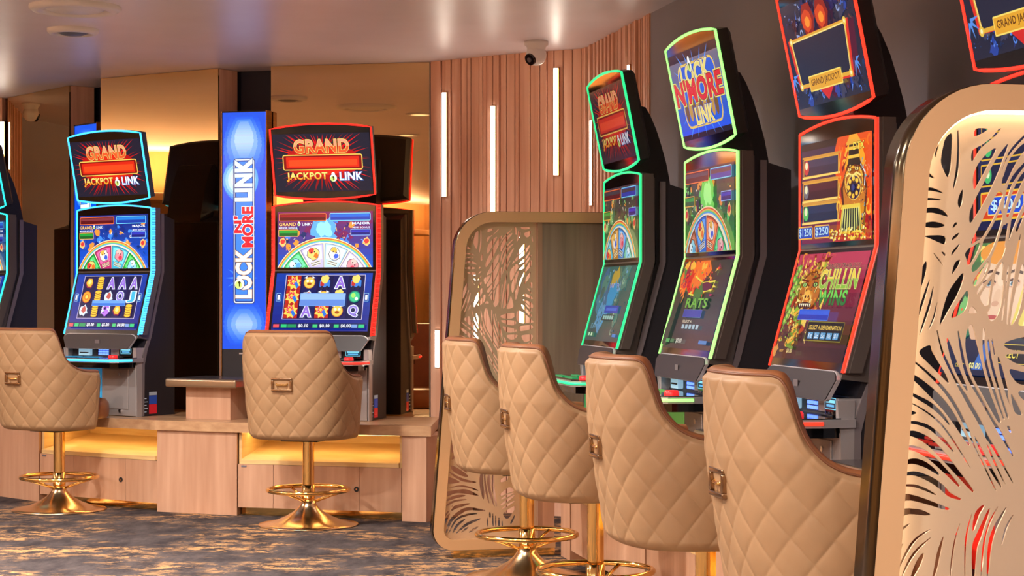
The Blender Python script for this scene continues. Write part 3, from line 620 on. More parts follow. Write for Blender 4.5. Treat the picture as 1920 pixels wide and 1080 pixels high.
def art_chillin(c):
    c.vgrad(0, 0, 1, 1, (46, 18, 34), (196, 60, 90), 8); rnd = random.Random(12)
    for i in range(46):
        a = rnd.random() * 6.28; rr = rnd.random() ** .6; x = .27 + .25 * rr * math.cos(a); y = .6 + .38 * rr * math.sin(a)
        c.ray(max(x, .03), y, rnd.random() * 6.28, .004, .06, .014, rnd.choice([(230, 150, 40), (120, 40, 20), (250, 210, 90), (90, 120, 40), (190, 60, 30), (150, 190, 60)]))
    c.z += c.step
    c.ell(.29, .64, .17, .2, (110, 44, 20)); c.ell(.29, .64, .15, .175, (196, 110, 40)); c.speck(.12, .42, .46, .86, 80, [(250, 200, 90), (120, 50, 20), (230, 140, 40), (255, 230, 140), (90, 110, 40)], .006, .016, 21)
    for x in (.21, .37): c.ell(x, .7, .04, .025, (60, 20, 10)); c.ell(x, .7, .026, .018, (170, 220, 120)); c.ell(x, .7, .008, .014, (10, 10, 10)); c.line([(x - .06, .75), (x + .05, .73 if x < .3 else .77)], .007, (120, 40, 16))
    c.ell(.29, .6, .045, .05, (255, 190, 80)); c.ell(.27, .585, .012, .014, (80, 20, 10)); c.ell(.315, .585, .012, .014, (80, 20, 10)); c.ell(.29, .5, .1, .035, (70, 14, 14))
    for i in range(6): c.poly([(.205 + i * .03, .52), (.23 + i * .03, .52), (.217 + i * .03, .485)], (250, 246, 210), keep=True)
    c.z += c.step
    for i in range(7): c.line([(.27, .47 - i * .05), (.17 + .02 * (i % 2), .42 - i * .05), (.28, .4 - i * .05)], .009, rnd.choice([(240, 180, 60), (140, 60, 20), (110, 150, 50)]))
    c.speck(.03, .12, .46, .45, 60, [(150, 190, 70), (240, 180, 60), (110, 50, 20), (250, 226, 130), (80, 110, 40)], .006, .015, 22); c.speck(.04, .8, .5, .97, 30, [(240, 150, 50), (150, 40, 30), (250, 210, 90)], .008, .018, 23)
    for i in range(12): c.circ(.07 + .02 * (i % 3), .35 + i * .045, .014, (110, 170, 60)); c.circ(.07 + .02 * (i % 3), .35 + i * .045, .007, (190, 220, 100))
    c.text('DRAGON TRAIN DTX', .5, .845, .97, .885, (90, 20, 60), (230, 170, 130), shear=.2)
    c.text('CHILLIN', .46, .65, .985, .83, (150, 200, 70), [(.07, (40, 50, 20)), (.05, (250, 236, 150))], fat=.02, top=(250, 220, 80)); pass
    c.text('WINS', .5, .5, .9, .64, (40, 130, 60), [(.06, (20, 50, 30))], fat=.03, top=(120, 220, 90))
    c.frame(.28, .36, .72, .46, .003, .0015, (90, 150, 240), (24, 60, 190), c2=(40, 100, 230)); c.frame(.46, .17, .97, .35, .003, .0025, (150, 140, 40), (18, 22, 34))
    c.text('SELECT A DENOMINATION', .49, .275, .94, .315, (236, 200, 90))
    for i, t in enumerate(('1c', '2c', '5c', '10c', '$1')): c.rrect(.5 + i * .09, .19, .57 + i * .09, .25, .002, (90, 160, 210)); c.text(t, .512 + i * .09, .2, .558 + i * .09, .24, (240, 250, 255))
    c.text('CREDIT', .14, .05, .2, .075, (226, 180, 70)); c.text('$0.00', .25, .04, .33, .085, (240, 220, 150)); c.blob(.08, .06, .02, (220, 150, 70), jag=.5)
def art_face(c):
    c.vgrad(0, 0, 1, 1, (20, 34, 70), (60, 120, 60), 7); rnd = random.Random(4)
    for i in range(24): c.blob(rnd.random() * .94 + .03, .3 + .65 * rnd.random(), .03, rnd.choice([(240, 210, 90), (40, 120, 90), (120, 190, 110), (220, 90, 50)]), seed=i, jag=.4)
    c.speck(.02, .3, .98, .98, 70, [(250, 220, 110), (60, 150, 110), (230, 110, 60), (250, 250, 220), (30, 60, 90)], .01, .024, 41)
    c.ell(.36, .58, .25, .4, (226, 178, 142)); c.ell(.37, .6, .21, .35, (238, 198, 164)); c.ell(.36, .92, .27, .1, (236, 150, 50)); c.circ(.36, .93, .025, (240, 226, 100)); c.ell(.36, .78, .05, .12, (244, 210, 176))
    for x in (.25, .47): c.ell(x, .685, .062, .036, (214, 160, 128)); c.ell(x, .68, .046, .021, (90, 50, 40)); c.ell(x, .678, .042, .017, (238, 236, 230)); c.ell(x, .68, .018, .0175, (60, 110, 130)); c.ell(x, .68, .008, .009, (10, 10, 20)); c.line([(x - .045, .7), (x, .708), (x + .045, .7)], .004, (60, 30, 26)); c.line([(x - .07, .755), (x, .775), (x + .07, .755)], .007, (70, 40, 30)); c.line([(x - .06, .69), (x, .715), (x + .06, .69)], .003, (60, 30, 30))
    c.ell(.36, .58, .03, .06, (230, 186, 150)); c.ell(.36, .53, .034, .02, (214, 160, 128)); c.ell(.36, .43, .06, .016, (190, 80, 76))
    c.poly([(.55, .3), (.97, .3), (.97, .98), (.6, .98)], (230, 206, 90)); 
    for i in range(6): c.line([(.6 + i * .06, .32), (.64 + i * .06, .95)], .006, (250, 240, 150) if i % 2 else (60, 90, 60))
    c.rect(.0, .0, 1, .26, (16, 34, 70)); c.poly([(.3, .04), (.36, .25), (.44, .25), (.4, .04)], (60, 110, 190)); c.frame(.5, .1, .95, .24, .003, .002, (230, 200, 80), (20, 24, 40)); c.text('SELECT', .53, .14, .7, .2, (240, 220, 90)); c.text('CREDIT', .14, .05, .22, .08, (226, 200, 80)); c.text('$0.00', .27, .04, .38, .09, (250, 240, 150))
def art_prizes(c):
    c.vgrad(0, 0, 1, 1, (20, 30, 70), (40, 46, 90), 6)
    for y in (.76, .55, .34): c.frame(.03, y, .97, y + .18, .005, .004, (230, 180, 60), (30, 36, 66)); c.circ(.1, y + .09, .02, (70, 190, 110)); c.circ(.1, y + .1, .01, (230, 250, 200))
    c.frame(.03, .07, .97, .3, .006, .005, (240, 190, 60), (220, 70, 30)); 
    for x, t in ((.1, '$800'), (.56, '$250')): c.frame(x, .11, x + .34, .26, .005, .003, (250, 220, 120), (30, 80, 220)); c.text(t, x + .03, .135, x + .31, .235, (200, 236, 255), (30, 20, 110))

# ------------------------------------------------------------------ the gaming machine
ZB = BZ1
def machine(label, X, Y, yaw, glow, tarts, uart, lart, beads=False, gk=3.0, kt=1.0, ku=1.0, kl=1.0, stick=False, sign_txt=True):
    root = thing('gaming_machine', label, 'gaming machine', (X, Y, ZB + .0008), yaw, 'tall curved gaming machines')
    G = mat('glow_%d_%d_%d_%d' % (*glow, int(gk * 10)), glow, .4, emit=glow, strength=gk)
    GS = mat('glowsoft_%d_%d_%d_%d' % (*glow, int(gk * 10)), glow, .4, emit=glow, strength=gk * .45)
    GB = mat('button_%d_%d_%d' % glow, tuple(int(v * .4) for v in glow), .3, emit=glow, strength=.35)
    z = lambda a: a - ZB
    hw = .3
    # cabinet body and shell
    MB().prism([(.062, z(1.65)), (.2, z(1.61)), (.2, 0), (-.088, 0), (-.088, z(.79)), (-.06, z(.87)), (-.03, z(.95)), (.07, z(1.314))][::-1], -.284, .284, BLK, axis='x').build('cabinet_body', root)
    mb = MB(); fp = [(0.0, 1.672), (0.0, 1.314), (-.1, .954), (-.104, .94)]; bp = [(-.02, .93), (.062, 1.31), (.062, 1.655), (.05, 1.672)]
    mb.prism([(y, z(a)) for y, a in fp + bp], -hw + .002, hw - .002, SHELLM, axis='x')
    # arched crown
    n = 12; arc = [(-hw + .004 + (2 * hw - .008) * i / n, z(1.672) + .021 * (1 - (2 * i / n - 1) ** 2)) for i in range(n + 1)]
    mb.prism(arc, .0, .05, SHELLM, axis='y'); mb.build('front_shell', root)
    # side stripes
    path = [(.085, 1.642), (.085, 1.312), (-.012, .95), (-.045, .87), (-.066, .79), (-.07, .502)]
    for sx in (-1, 1):
        mb = MB(); vs = []
        for y, a in path:
            for dy in (0, .024):
                for xx in (.2842, .292): vs.append((sx * xx, y + dy, z(a)))
        fs = []
        for i in range(len(path) - 1):
            a = i * 4; b = a + 4
            fs += [(a, a + 1, b + 1, b), (a + 1, a + 3, b + 3, b + 1), (a + 3, a + 2, b + 2, b + 3), (a + 2, a, b, b + 2)]
        fs += [(0, 2, 3, 1), (len(vs) - 4, len(vs) - 3, len(vs) - 1, len(vs) - 2)]
        mb.add(vs, fs, LGREY); mb.prism([(-.066, 0.0), (-.102, 0.0), (-.102, z(.79)), (-.108, z(.83)), (-.112, z(.88)), (-.06, z(.88)), (-.062, z(.80))][::-1], min(sx * .2846, sx * .2925), max(sx * .2846, sx * .2925), SILV, axis='x'); mb.build('side_stripe', root)
    # glowing edges
    fpath = [Vector((0, 0, z(1.672))), Vector((0, 0, z(1.314))), Vector((0, -.1, z(.958)))]
    for sx in (-1, 1):
        mb = MB()
        mb.tube([(sx * hw, p.y - .001, p.z) for p in fpath], .0045, G, n=6)
        pts = []
        for i in range(2):
            a, b = fpath[i], fpath[i + 1]; m = 26 if i == 0 else 27
            for j in range(m): pts.append((a.lerp(b, j / m), a.lerp(b, (j + .8) / m)))
        for j, (a, b) in enumerate(pts):
            x0, x1 = sx * (hw + .003), sx * (hw + (.021 if beads else .010))
            mt = (G if j % 2 else GS) if beads else GS
            if not beads: b = a.lerp(b, 1.25)
            mb.add([(x0, a.y + .0005, a.z), (x1, a.y + (.011 if beads else .003), a.z), (x1, b.y + (.011 if beads else .003), b.z), (x0, b.y + .0005, b.z)], [(0, 1, 2, 3)], mt)
        a, b, c_ = fpath
        mb.prism([(a.y + .012, a.z), (b.y + .012, b.z), (c_.y + .012, c_.z), (c_.y + .05, c_.z), (b.y + .055, b.z), (a.y + .05, a.z)], min(sx * hw, sx * (hw + .02)), max(sx * hw, sx * (hw + .02)), SHELLM, axis='x')
        if not beads: mb.prism([(a.y + .0035, a.z), (b.y + .0035, b.z), (c_.y + .0035, c_.z), (c_.y + .0118, c_.z), (b.y + .0118, b.z), (a.y + .0118, a.z)], min(sx * hw, sx * (hw + .014)), max(sx * hw, sx * (hw + .014)), SHELLM, axis='x')
        mb.build('edge_light', root)
    mb = MB(); mb.tube([(x, -.002, zz) for x, zz in arc], .0045, G, n=6); mb.build('crown_light', root)
    # upper screen
    mb = MB(); mb.prism([(-hw + .006, z(1.318))] + [(hw - .006, z(1.318))] + [(x * .98, zz - .006) for x, zz in arc[::-1]], -.002, .0005, BLKG, axis='y'); us = mb.build('upper_display', root)
    c = Canvas((-.278, -.0026, z(1.332)), (1, 0, 0), (0, 0, 1), .556, .306, ku); uart(c); c.done('upper_picture', us)
    # lower screen on its slope
    Vd = Vector((0, .1, .36)).normalized(); O = Vector((-.294, -.1, z(.954))); Nn = Vector((1, 0, 0)).cross(Vd)
    mb = MB(); Lh = Vector((0, .1, .36)).length
    q = [O + Vd * .0, O + Vector((.588, 0, 0)), O + Vector((.588, 0, 0)) + Vd * (Lh - .004), O + Vd * (Lh - .004)]
    mb.add([p + Nn * .0005 for p in q] + [p + Nn * .002 for p in q], [(0, 3, 2, 1), (4, 5, 6, 7), (0, 1, 5, 4), (1, 2, 6, 5), (2, 3, 7, 6), (3, 0, 4, 7)], BLKG); ls = mb.build('lower_display', root)
    c = Canvas(O + Vector((.014, 0, 0)) + Vd * .03 + Nn * .0022, (1, 0, 0), Vd, .56, Lh - .045, kl); lart(c); c.done('lower_picture', ls)
    # bezel below the screen
    hexo = [(-.292, .938), (-.283, .95), (-.268, .959), (-.248, .962), (.248, .962), (.268, .959), (.283, .95), (.292, .938), (.256, .882), (.246, .876), (-.246, .876), (-.256, .882)]
    def sl(x, a, o): return (x, -.106 - (.962 - a) * .30 - o, z(a))
    mb = MB(); vs = [sl(x, a, -.012) for x, a in hexo] + [sl(x, a, 0) for x, a in hexo]; N6 = len(hexo)
    fc = [list(range(N6))[::-1], list(range(N6, 2 * N6))] + [(i, (i + 1) % N6, N6 + (i + 1) % N6, N6 + i) for i in range(N6)]
    mb.add(vs, fc, mat('bezel_outline', (206, 206, 214), .3, .3))
    hi = [(x * .99, .919 + (a - .919) * .95) for x, a in hexo]; vs = [sl(x, a, 0.0002) for x, a in hi] + [sl(x, a, .004) for x, a in hi]; mb.add(vs, fc, DGREY)
    bz = mb.build('lower_bezel', root)
    MB().box(-.018, .018, -.1275, -.126, z(.908), z(.928), LGREY).build('badge', bz)
    # player panel
    mb = MB(); mb.box(-.27, .27, -.07, -.03, z(.832), z(.89), BLK); mb.box(-.285, -.262, -.105, -.03, z(.83), z(.885), SILV); mb.box(.262, .285, -.105, -.03, z(.83), z(.885), SILV); pp = mb.build('player_panel', root)
    mb = MB(); mb.box(-.19, -.1, -.09, -.0701, z(.836), z(.882), mat('bill_slot_glow', (150, 190, 210), .3, emit=(150, 190, 210), strength=.7)); mb.box(-.18, -.11, -.092, -.0901, z(.85), z(.856), BLACKP); mb.build('banknote_slot', pp)
    mb = MB()
    for i in range(3):
        for j in range(3): mb.box(-.045 + i * .028, -.022 + i * .028, -.074, -.0702, z(.84) + j * .014, z(.85) + j * .014, mat('key_glow', (120, 150, 255), .3, emit=(90, 130, 255), strength=2.2))
    mb.build('keypad', pp)
    mb = MB(); mb.box(.06, .125, -.08, -.0701, z(.838), z(.884), SILV, .003); mb.lathe([(0, 0), (.012, 0)], BLACKP, c=(.09, -.0805, z(.86)), n=4); mb.build('card_reader', pp)
    MB().box(.15, .245, -.095, -.0701, z(.834), z(.886), BLKG, .003).build('ticket_printer', pp)
    cc = Canvas((.155, -.0955, z(.85)), (1, 0, 0), (0, 0, 1), .085, .034, 1.2); cc.frame(0, 0, 1, 1, .005, .0018, (130, 230, 255), (16, 50, 70)); cc.rect(.1, .55, .9, .8, (130, 220, 250)); cc.rect(.16, .22, .84, .42, (90, 170, 220)); cc.done('ticket_sign', pp)
    # button deck
    dk = [(-.30, -.06), (-.312, -.16), (-.305, -.25), (-.265, -.285), (.265, -.285), (.305, -.25), (.312, -.16), (.30, -.06)]
    mb = MB(); mb.prism(dk, z(.805), z(.828), SILV); mb.prism([(x * .9, y * .86 - .012) for x, y in dk], z(.775), z(.805), BLKG if not stick else SILV); mb.prism([(x * .96, y * .96 - .006) for x, y in dk], z(.828), z(.831), BLKG)
    dko = mb.build('button_deck', root)
    MB().tube([(x * 1.003, y * 1.003 - .001, z(.817)) for x, y in dk[1:-1]], .006, G, n=6).build('deck_light', dko)
    mb = MB()
    for x0, x1, y0 in ((-.22, -.08, -.24), (-.04, .1, -.24), (-.22, -.1, -.17), (-.06, .06, -.17)): mb.box(x0, x1, y0, y0 + .028, z(.831), z(.834), GB)
    mb.build('button_row', dko)
    mb = MB(); mb.lathe([(.026, 0), (.026, .01), (.022, .016), (0, .017)], mat('red_button', (236, 40, 44), .3, emit=(230, 40, 40), strength=.8), c=(.215, -.21, z(.831)), n=24); mb.build('spin_button', dko)
    # lower front
    MB().box(-.28, .28, -.1, -.0885, z(.502), z(.79), SILV, .004).build('front_panel', root)
    dr = MB().box(.03, .225, -.106, -.1001, z(.54), z(.765), SILV, .003).build('access_door', root)
    for zz in (.735, .53):
        mb = MB(); lx, n = .16, 16
        mb.add([(lx + .009 * math.cos(6.2832 * k / n), -.1095, z(zz) + .009 * math.sin(6.2832 * k / n)) for k in range(n)] + [(lx + .009 * math.cos(6.2832 * k / n), -.1001, z(zz) + .009 * math.sin(6.2832 * k / n)) for k in range(n)], [list(range(n))] + [(k, (k + 1) % n, n + (k + 1) % n, n + k) for k in range(n)], CHROME); mb.build('lock', dr)
    bg = MB().box(-.25, .01, -.103, -.1001, z(.53), z(.765), mat('belly_%d_%d_%d' % glow, glow, .25, emit=glow, strength=.16)).build('belly_glass', root)
    if stick:
        c = Canvas((-.02, -.1035, z(.575)), (1, 0, 0), (0, 0, 1), .02, .03, .6); 
    # side sticker
    c = Canvas((.2846, -.07, z(.512)), (0, 1, 0), (0, 0, 1), .15, .125, .55)
    c.rect(.45, 0, .85, .42, (226, 36, 44)); c.rect(.45, .43, .85, .82, (52, 74, 150)); c.rect(.45, .83, .85, .98, (170, 160, 160))
    for i in range(5): c.rect(.02, .08 + i * .15, .32 + .06 * (i % 2), .11 + i * .15, (200, 196, 200), keep=True)
    c.rect(.02, .05, .04, .75, (200, 196, 200)); c.done('side_sticker', root)
    # topper: neck, housing, screen
    MB().prism([(.0, z(1.70)), (.03, z(1.95)), (.045, z(1.967)), (.068, z(1.962)), (.088, z(1.93)), (.115, z(1.87)), (.138, z(1.80)), (.158, z(1.73)), (.172, z(1.66)), (.178, z(1.615)), (.03, z(1.655))], -.13, .13, BLK, axis='x').build('topper_neck', root)
    Vt = Vector((0, -.075, .362)).normalized(); Ot = Vector((0, -.004, z(1.727))); Nt = Vector((1, 0, 0)).cross(Vt); Lt = .37
    out = []
    n = 12
    for i in range(n + 1): f = -1 + 2 * i / n; out.append((f * (.298 - (.004 if abs(f) == 1 else 0)), -.023 * (1 - f * f)))
    for i in range(n + 1): f = 1 - 2 * i / n; out.append((f * (.3 - (.004 if abs(f) == 1 else 0)), Lt + .025 * (1 - f * f)))
    def T(x, y, o): return Ot + Vector((x, 0, 0)) + Vt * y + Nt * o
    def slab(sc, o0, o1, mt, sc1=None):
        mb = MB(); k = len(out); ym = Lt / 2; sc1 = sc1 or sc
        mb.add([T(x * sc, ym + (y - ym) * sc, o0) for x, y in out] + [T(x * sc1, ym + (y - ym) * sc1, o1) for x, y in out], [list(range(k))[::-1], list(range(k, 2 * k))] + [(i, (i + 1) % k, k + (i + 1) % k, k + i) for i in range(k)], mt); return mb
    HB = mat('housing_plastic', (44, 41, 43), .4, spec=.5); mb = slab(.9, -.062, -.045, HB, .985); mb2 = slab(.985, -.0449, -.004, HB); 
    mb.add(mb2.v, mb2.f, HB)
    for zz in (.06, .08, .1, .27, .285, .3): mb.add([T(x, y, -.0624) for x, y in ((-.2, zz), (-.12, zz), (-.12, zz + .006), (-.2, zz + .006))], [(0, 3, 2, 1)], DGREY)
    for x in (-.24, .24):
        for y in (.05, .32): mb.add([T(x + .009 * math.cos(k * .785), y + .009 * math.sin(k * .785), -.0625) for k in range(8)], [list(range(8))[::-1]], BLACKP)
    tp = mb.build('topper_housing', root)
    slab(.965, -.0038, .001, BLKG).build('topper_glass', root)
    MB().tube([T(x * .992, Lt / 2 + (y - Lt / 2) * .992, .0) for x, y in out], .0055, G, n=6, closed=True).build('topper_light', root)
    c = Canvas(T(-.281, .022, .0012), (1, 0, 0), Vt, .562, .318, kt); tarts(c); c.done('topper_picture', root)
    return root
YB = (20, 70, 190)
machine('gaming machine with blue edge lights on the far bench, pig and coin reels', -2.276, 10.781, R(-34.6), (60, 190, 255), art_grand,
        lambda c: art_wheel_upper(c, (14, 40, 130), (16, 90, 220), [(30, 160, 60), (190, 50, 110), (70, 180, 210), (40, 170, 60)], seed=3, bars=((130, 50, 60), (20, 130, 220))),
        lambda c: art_reels(c, ['gcAAA', 'scwQJ', 'wc$gc'], ('$0.00', '$5.00', '$0.00')), beads=True, gk=2.2, ku=1.25, kl=1.2, kt=1.15)
machine('gaming machine with red edge lights between the tall blue sign and the slat wall', -1.024, 10.337, R(-15.4), (255, 44, 34), art_grand,
        lambda c: art_wheel_upper(c, (120, 30, 90), (20, 80, 190), [(60, 190, 110), (200, 190, 240), (190, 220, 250), (210, 200, 240)], seed=6, glow=(90, 170, 250)),
        lambda c: art_reels(c, ['dptAt', 'dwpto', 'dAdpQ'], ('$0.10', '$0.10', '$0.00'), pop=(.28, .42, .75, .64), popc=(100, 140, 220)), beads=True, gk=1.5, ku=1.35, kl=1.2, kt=1.2)
machine('gaming machine with teal edge lights cut off by the left edge of the picture', -3.26, 11.74, R(-53), (40, 220, 210), art_grand,
        lambda c: art_wheel_upper(c, (14, 40, 110), (20, 100, 150), [(30, 160, 60), (190, 50, 110), (70, 180, 210), (200, 120, 60)], seed=8),
        lambda c: art_reels(c, ['AcgQJ', 'pcAwt', 'sQ$gc'], ('$0.00', '$1.00', '$0.00')), gk=2.0)
machine('farthest machine of the right row, with emerald edge lights and a tilted red jackpot screen', .465, 7.991, R(-78.66), (40, 220, 130), art_grand,
        lambda c: art_wheel_upper(c, (60, 50, 60), (70, 130, 60), [(60, 150, 170), (190, 130, 50), (60, 130, 200), (80, 160, 130)], seed=11, bars=((60, 56, 66), (60, 56, 66)), txt=False),
        art_lower_teal, gk=1.5, kt=.55, ku=.8, kl=.8)
machine('lime-lit machine second in the right row, with a blue and gold head screen', .712, 6.774, R(-77.9), (150, 250, 120), art_lock,
        lambda c: art_wheel_upper(c, (50, 40, 56), (40, 150, 50), [(140, 60, 30), (40, 110, 210), (210, 90, 30), (40, 170, 90)], seed=14, bars=((80, 60, 80), (80, 60, 80)), glow=(110, 220, 80), txt=False),
        art_lower_pirate, gk=1.7, kt=.95, ku=.85, kl=.85)
machine('machine third in the right row, showing a golden dragon train and green lettering', .957, 5.566, R(-78.2), (255, 56, 36), art_dragon, art_train, art_chillin, gk=1.6, kt=.95, ku=1.0, kl=.9)
machine('nearest machine of the right row, mostly behind the perforated divider', 1.203, 4.357, R(-78.4), (255, 50, 34), art_dragon, art_prizes, art_face, gk=1.6, kt=.95)
# ------------------------------------------------------------------ tall signs between the mirrors
def sign(label, cx, cy, yaw):
    t = thing('vertical_display', label, 'display', (cx, cy, .72), yaw, 'tall blue displays between the mirrors')
    z = lambda a: a - .72
    mb = MB(); mb.box(-.136, .136, .002, .07, z(.72), z(2.228), BLK); mb.build('casing', t)
    mb = MB(); mb.box(-.141, -.1362, -.004, .07, z(.72), z(2.228), BRASS); mb.box(.1362, .141, -.004, .07, z(.72), z(2.228), BRASS); mb.build('edge_trim', t)
    c = Canvas((-.134, .0016, z(.875)), (1, 0, 0), (0, 0, 1), .268, 1.345, 1.4)
    B = (10, 76, 212)
    c.rect(0, 0, 1, 1, B)
    rnd = random.Random(1)
    def bands(y0, y1, n, c0, c1, w0, w1):
        for i in range(n):
            f = i / max(n - 1, 1); wv = (w0 + (w1 - w0) * math.sin(f * math.pi)) * rnd.uniform(.97, 1.03)
            cc = tuple(round((a + (b - a) * math.sin(f * math.pi)) / 6) * 6 for a, b in zip(c0, c1))
            c.rect(.5 - wv / 2, y0 + (y1 - y0) * i / n, .5 + wv / 2, y0 + (y1 - y0) * (i + 1) / n, cc, keep=True)
        c.z += c.step
    bands(.01, .2, 40, B, (40, 104, 226), .6, .94); bands(.02, .19, 40, (20, 86, 216), (76, 132, 236), .4, .8); bands(.04, .17, 34, (60, 120, 230), (116, 160, 242), .25, .6); bands(.06, .15, 26, (100, 150, 240), (150, 184, 248), .15, .4)
    bands(.72, .99, 50, B, (44, 108, 228), .6, .94); bands(.75, .98, 46, (24, 90, 218), (84, 138, 238), .4, .8); bands(.78, .97, 40, (64, 124, 232), (126, 168, 244), .3, .62); bands(.81, .96, 30, (106, 154, 240), (170, 198, 250), .2, .44)
    for r_, cc in ((.125, (50, 130, 250)), (.11, (90, 160, 252)), (.095, (140, 196, 254)), (.078, (190, 224, 255)), (.058, (226, 242, 255))): c.ell(.42, .715, min(r_ / .268, .41), r_ / 1.345, cc)
    for i in range(12): a = i * .5236; c.ray(.45, .3, a, .01, .1, .012, (60, 130, 248))
    c.z += c.step
    c.frame(.25, .19, .75, .805, .018, .005, (30, 50, 110), (240, 246, 255)); c.rrect(.285, .197, .715, .797, .013, (40, 66, 130)); c.rrect(.31, .203, .69, .791, .01, (60, 130, 240))
    c.text('LINK', .30, .625, .68, .80, (250, 252, 255), [(.085, (60, 60, 90)), (.06, (200, 226, 255))], rot=1, fat=.03)
    c.text('LOCK', .31, .215, .68, .42, (246, 246, 250), [(.085, (60, 50, 70)), (.06, (230, 196, 170))], rot=1, fat=.03)
    c.text("N'", .27, .49, .47, .56, (230, 34, 50), [(.09, (250, 244, 250)), (.05, (120, 20, 50))], rot=1, fat=.03)
    c.text('MORE', .46, .43, .72, .6, (230, 34, 50), [(.09, (250, 244, 250)), (.05, (120, 20, 50))], rot=1, fat=.03)
    money_bag(c, .40, .275, .03)
    c.done('picture', t)
    MB().box(-.03, .03, -.001, .0018, z(.845), z(.853), SILV).build('badge', t)
    return t
sign('tall blue vertical display between the blue-lit and red-lit machines', -1.522, 10.715, R(-16.5))
sign('blue vertical display mostly hidden behind the blue-lit machine', -2.60, 11.50, R(-48))

# ------------------------------------------------------------------ swivel stools
def smooth(a, b, x):
    t = min(max((x - a) / (b - a), 0), 1); return t * t * (3 - 2 * t)
def stool_meshes():
    A, B_, n = .298, .335, 2.7
    pts = [Vector((A, .015)), Vector((A, 0))]
    for i in range(1, 200):
        th = math.pi / 2 * i / 100
        x = math.copysign(abs(math.cos(th)) ** (2 / n), math.cos(th)) * A; y = -abs(math.sin(th)) ** (2 / n) * B_
        pts.append(Vector((x, y)))
    pts += [Vector((-A, 0)), Vector((-A, .015))]
    ln = [0]
    for i in range(1, len(pts)): ln.append(ln[-1] + (pts[i] - pts[i - 1]).length)
    Lt = ln[-1]; NC, NR = 350, 130
    def at(s):
        s = min(max(s, 0), Lt)
        lo = 0; hi = len(ln) - 1
        while hi - lo > 1:
            m = (lo + hi) // 2
            if ln[m] <= s: lo = m
            else: hi = m
        f = (s - ln[lo]) / max(ln[hi] - ln[lo], 1e-9); return pts[lo].lerp(pts[hi], f)
    zb = .452
    def scale(z):
        f = (z - zb) / .54; return .83 + .17 * min(1, (f * 1.55)) ** .8 + .045 * max(0, f - .5)
    def fwd_top(s):
        d = abs(s - Lt / 2); kp = [(0, 1), (.21, 1), (.24, .992), (.258, .955), (.272, .86), (.286, .68), (.30, .50), (.316, .355), (.338, .235), (.365, .135), (.40, .06), (.44, .02), (.5, 0), (9, 0)]
        for i in range(len(kp) - 1):
            if d <= kp[i + 1][0]:
                (x0, y0), (x1, y1) = kp[i], kp[i + 1]; p0 = kp[max(i - 1, 0)]; p3 = kp[min(i + 2, len(kp) - 1)]
                m0 = (y1 - p0[1]) / max(x1 - p0[0], 1e-6); m1 = (p3[1] - y0) / max(p3[0] - x0, 1e-6); hh_ = x1 - x0; t = (d - x0) / hh_
                g = y0 * (2 * t ** 3 - 3 * t * t + 1) + m0 * hh_ * (t ** 3 - 2 * t * t + t) + y1 * (-2 * t ** 3 + 3 * t * t) + m1 * hh_ * (t ** 3 - t * t)
                return .765 + .227 * g - .01 * smooth(.5, .65, d)
    grid = []
    for j in range(NC + 1):
        s = Lt * j / NC; p = at(s); q = at(s + .004) - at(s - .004); q.normalize(); nrm = Vector((-q.y, q.x)) * -1
        if nrm.dot(p) < 0: nrm = -nrm
        top = fwd_top(s); col = []
        for i in range(NR + 1):
            f = i / NR; z = zb + (top - zb) * f; sc = scale(z)
            edge = min(f * (top - zb) / .03, 1)                      # rounded foot
            x, y = p.x * (sc * .35 + .65) if False else p.x * (1 - (1 - sc) * .55), p.y * sc
            se = (s - Lt / 2); a_ = se / .106; b_ = (z - zb) / .118
            pil = (abs(math.sin(math.pi * (a_ + b_))) * abs(math.sin(math.pi * (a_ - b_)))) ** .27
            fade = smooth(0, .02, top - z) * smooth(0, .03, z - zb) * smooth(0, .03, min(s, Lt - s)) 
            o = .0068 * pil * fade - .022 * (1 - math.sqrt(max(0, 1 - (1 - edge) ** 2))) - .008 * (1 - smooth(0, .015, top - z))
            col.append((x + nrm.x * o, y + nrm.y * o, z))
        grid.append((col, nrm, p, top))
    shell = MB(); vs = [v for c in grid for v in c[0]]; K = NR + 1
    fs = [(j * K + i, j * K + i + 1, (j + 1) * K + i + 1, (j + 1) * K + i) for j in range(NC) for i in range(NR)]
    shell.add(vs, fs, LEATHER, True)
    # rounded end edge + lining
    lin = MB(); th = .05; rim = []
    for j in range(NC + 1):
        col, nrm, p, top = grid[j]; base = Vector(col[-1]); n3 = Vector((nrm.x, nrm.y, 0)); row = []
        for a in (0, 30, 60, 90, 120, 150, 180): row.append(base - n3 * (th / 2 * (1 - math.cos(R(a)))) + Vector((0, 0, .014 * math.sin(R(a)))))
        for k in range(1, 9):
            z = top - (top - .50) * k / 8; sc = scale(z); row.append(Vector((p.x * (1 - (1 - sc) * .55), p.y * sc, z)) - n3 * (th + .006 * math.sin(math.pi * k / 8)))
        rim += row
    K2 = 15
    lin.add(rim, [(j * K2 + i, j * K2 + i + 1, (j + 1) * K2 + i + 1, (j + 1) * K2 + i) for j in range(NC) for i in range(K2 - 1)], LINING, True)
    for j in (0, NC):                                                  # arm fronts
        outer = [Vector(v) for v in grid[j][0][::10]] + [Vector(grid[j][0][-1])]; inner = rim[j * K2 + 6:(j + 1) * K2]
        loop = outer + rim[j * K2 + 1:j * K2 + 6] + list(inner)
        c0 = sum(loop, Vector()) / len(loop); bulge = Vector((0, .018, 0))
        mid = [v.lerp(c0, .25) + bulge * .8 for v in loop]
        m = len(loop); lin.add(loop + mid + [c0 + bulge * 1.1], [(i, (i + 1) % m, m + (i + 1) % m, m + i) for i in range(m)] + [(m + i, m + (i + 1) % m, 2 * m) for i in range(m)], LEATHER, True)
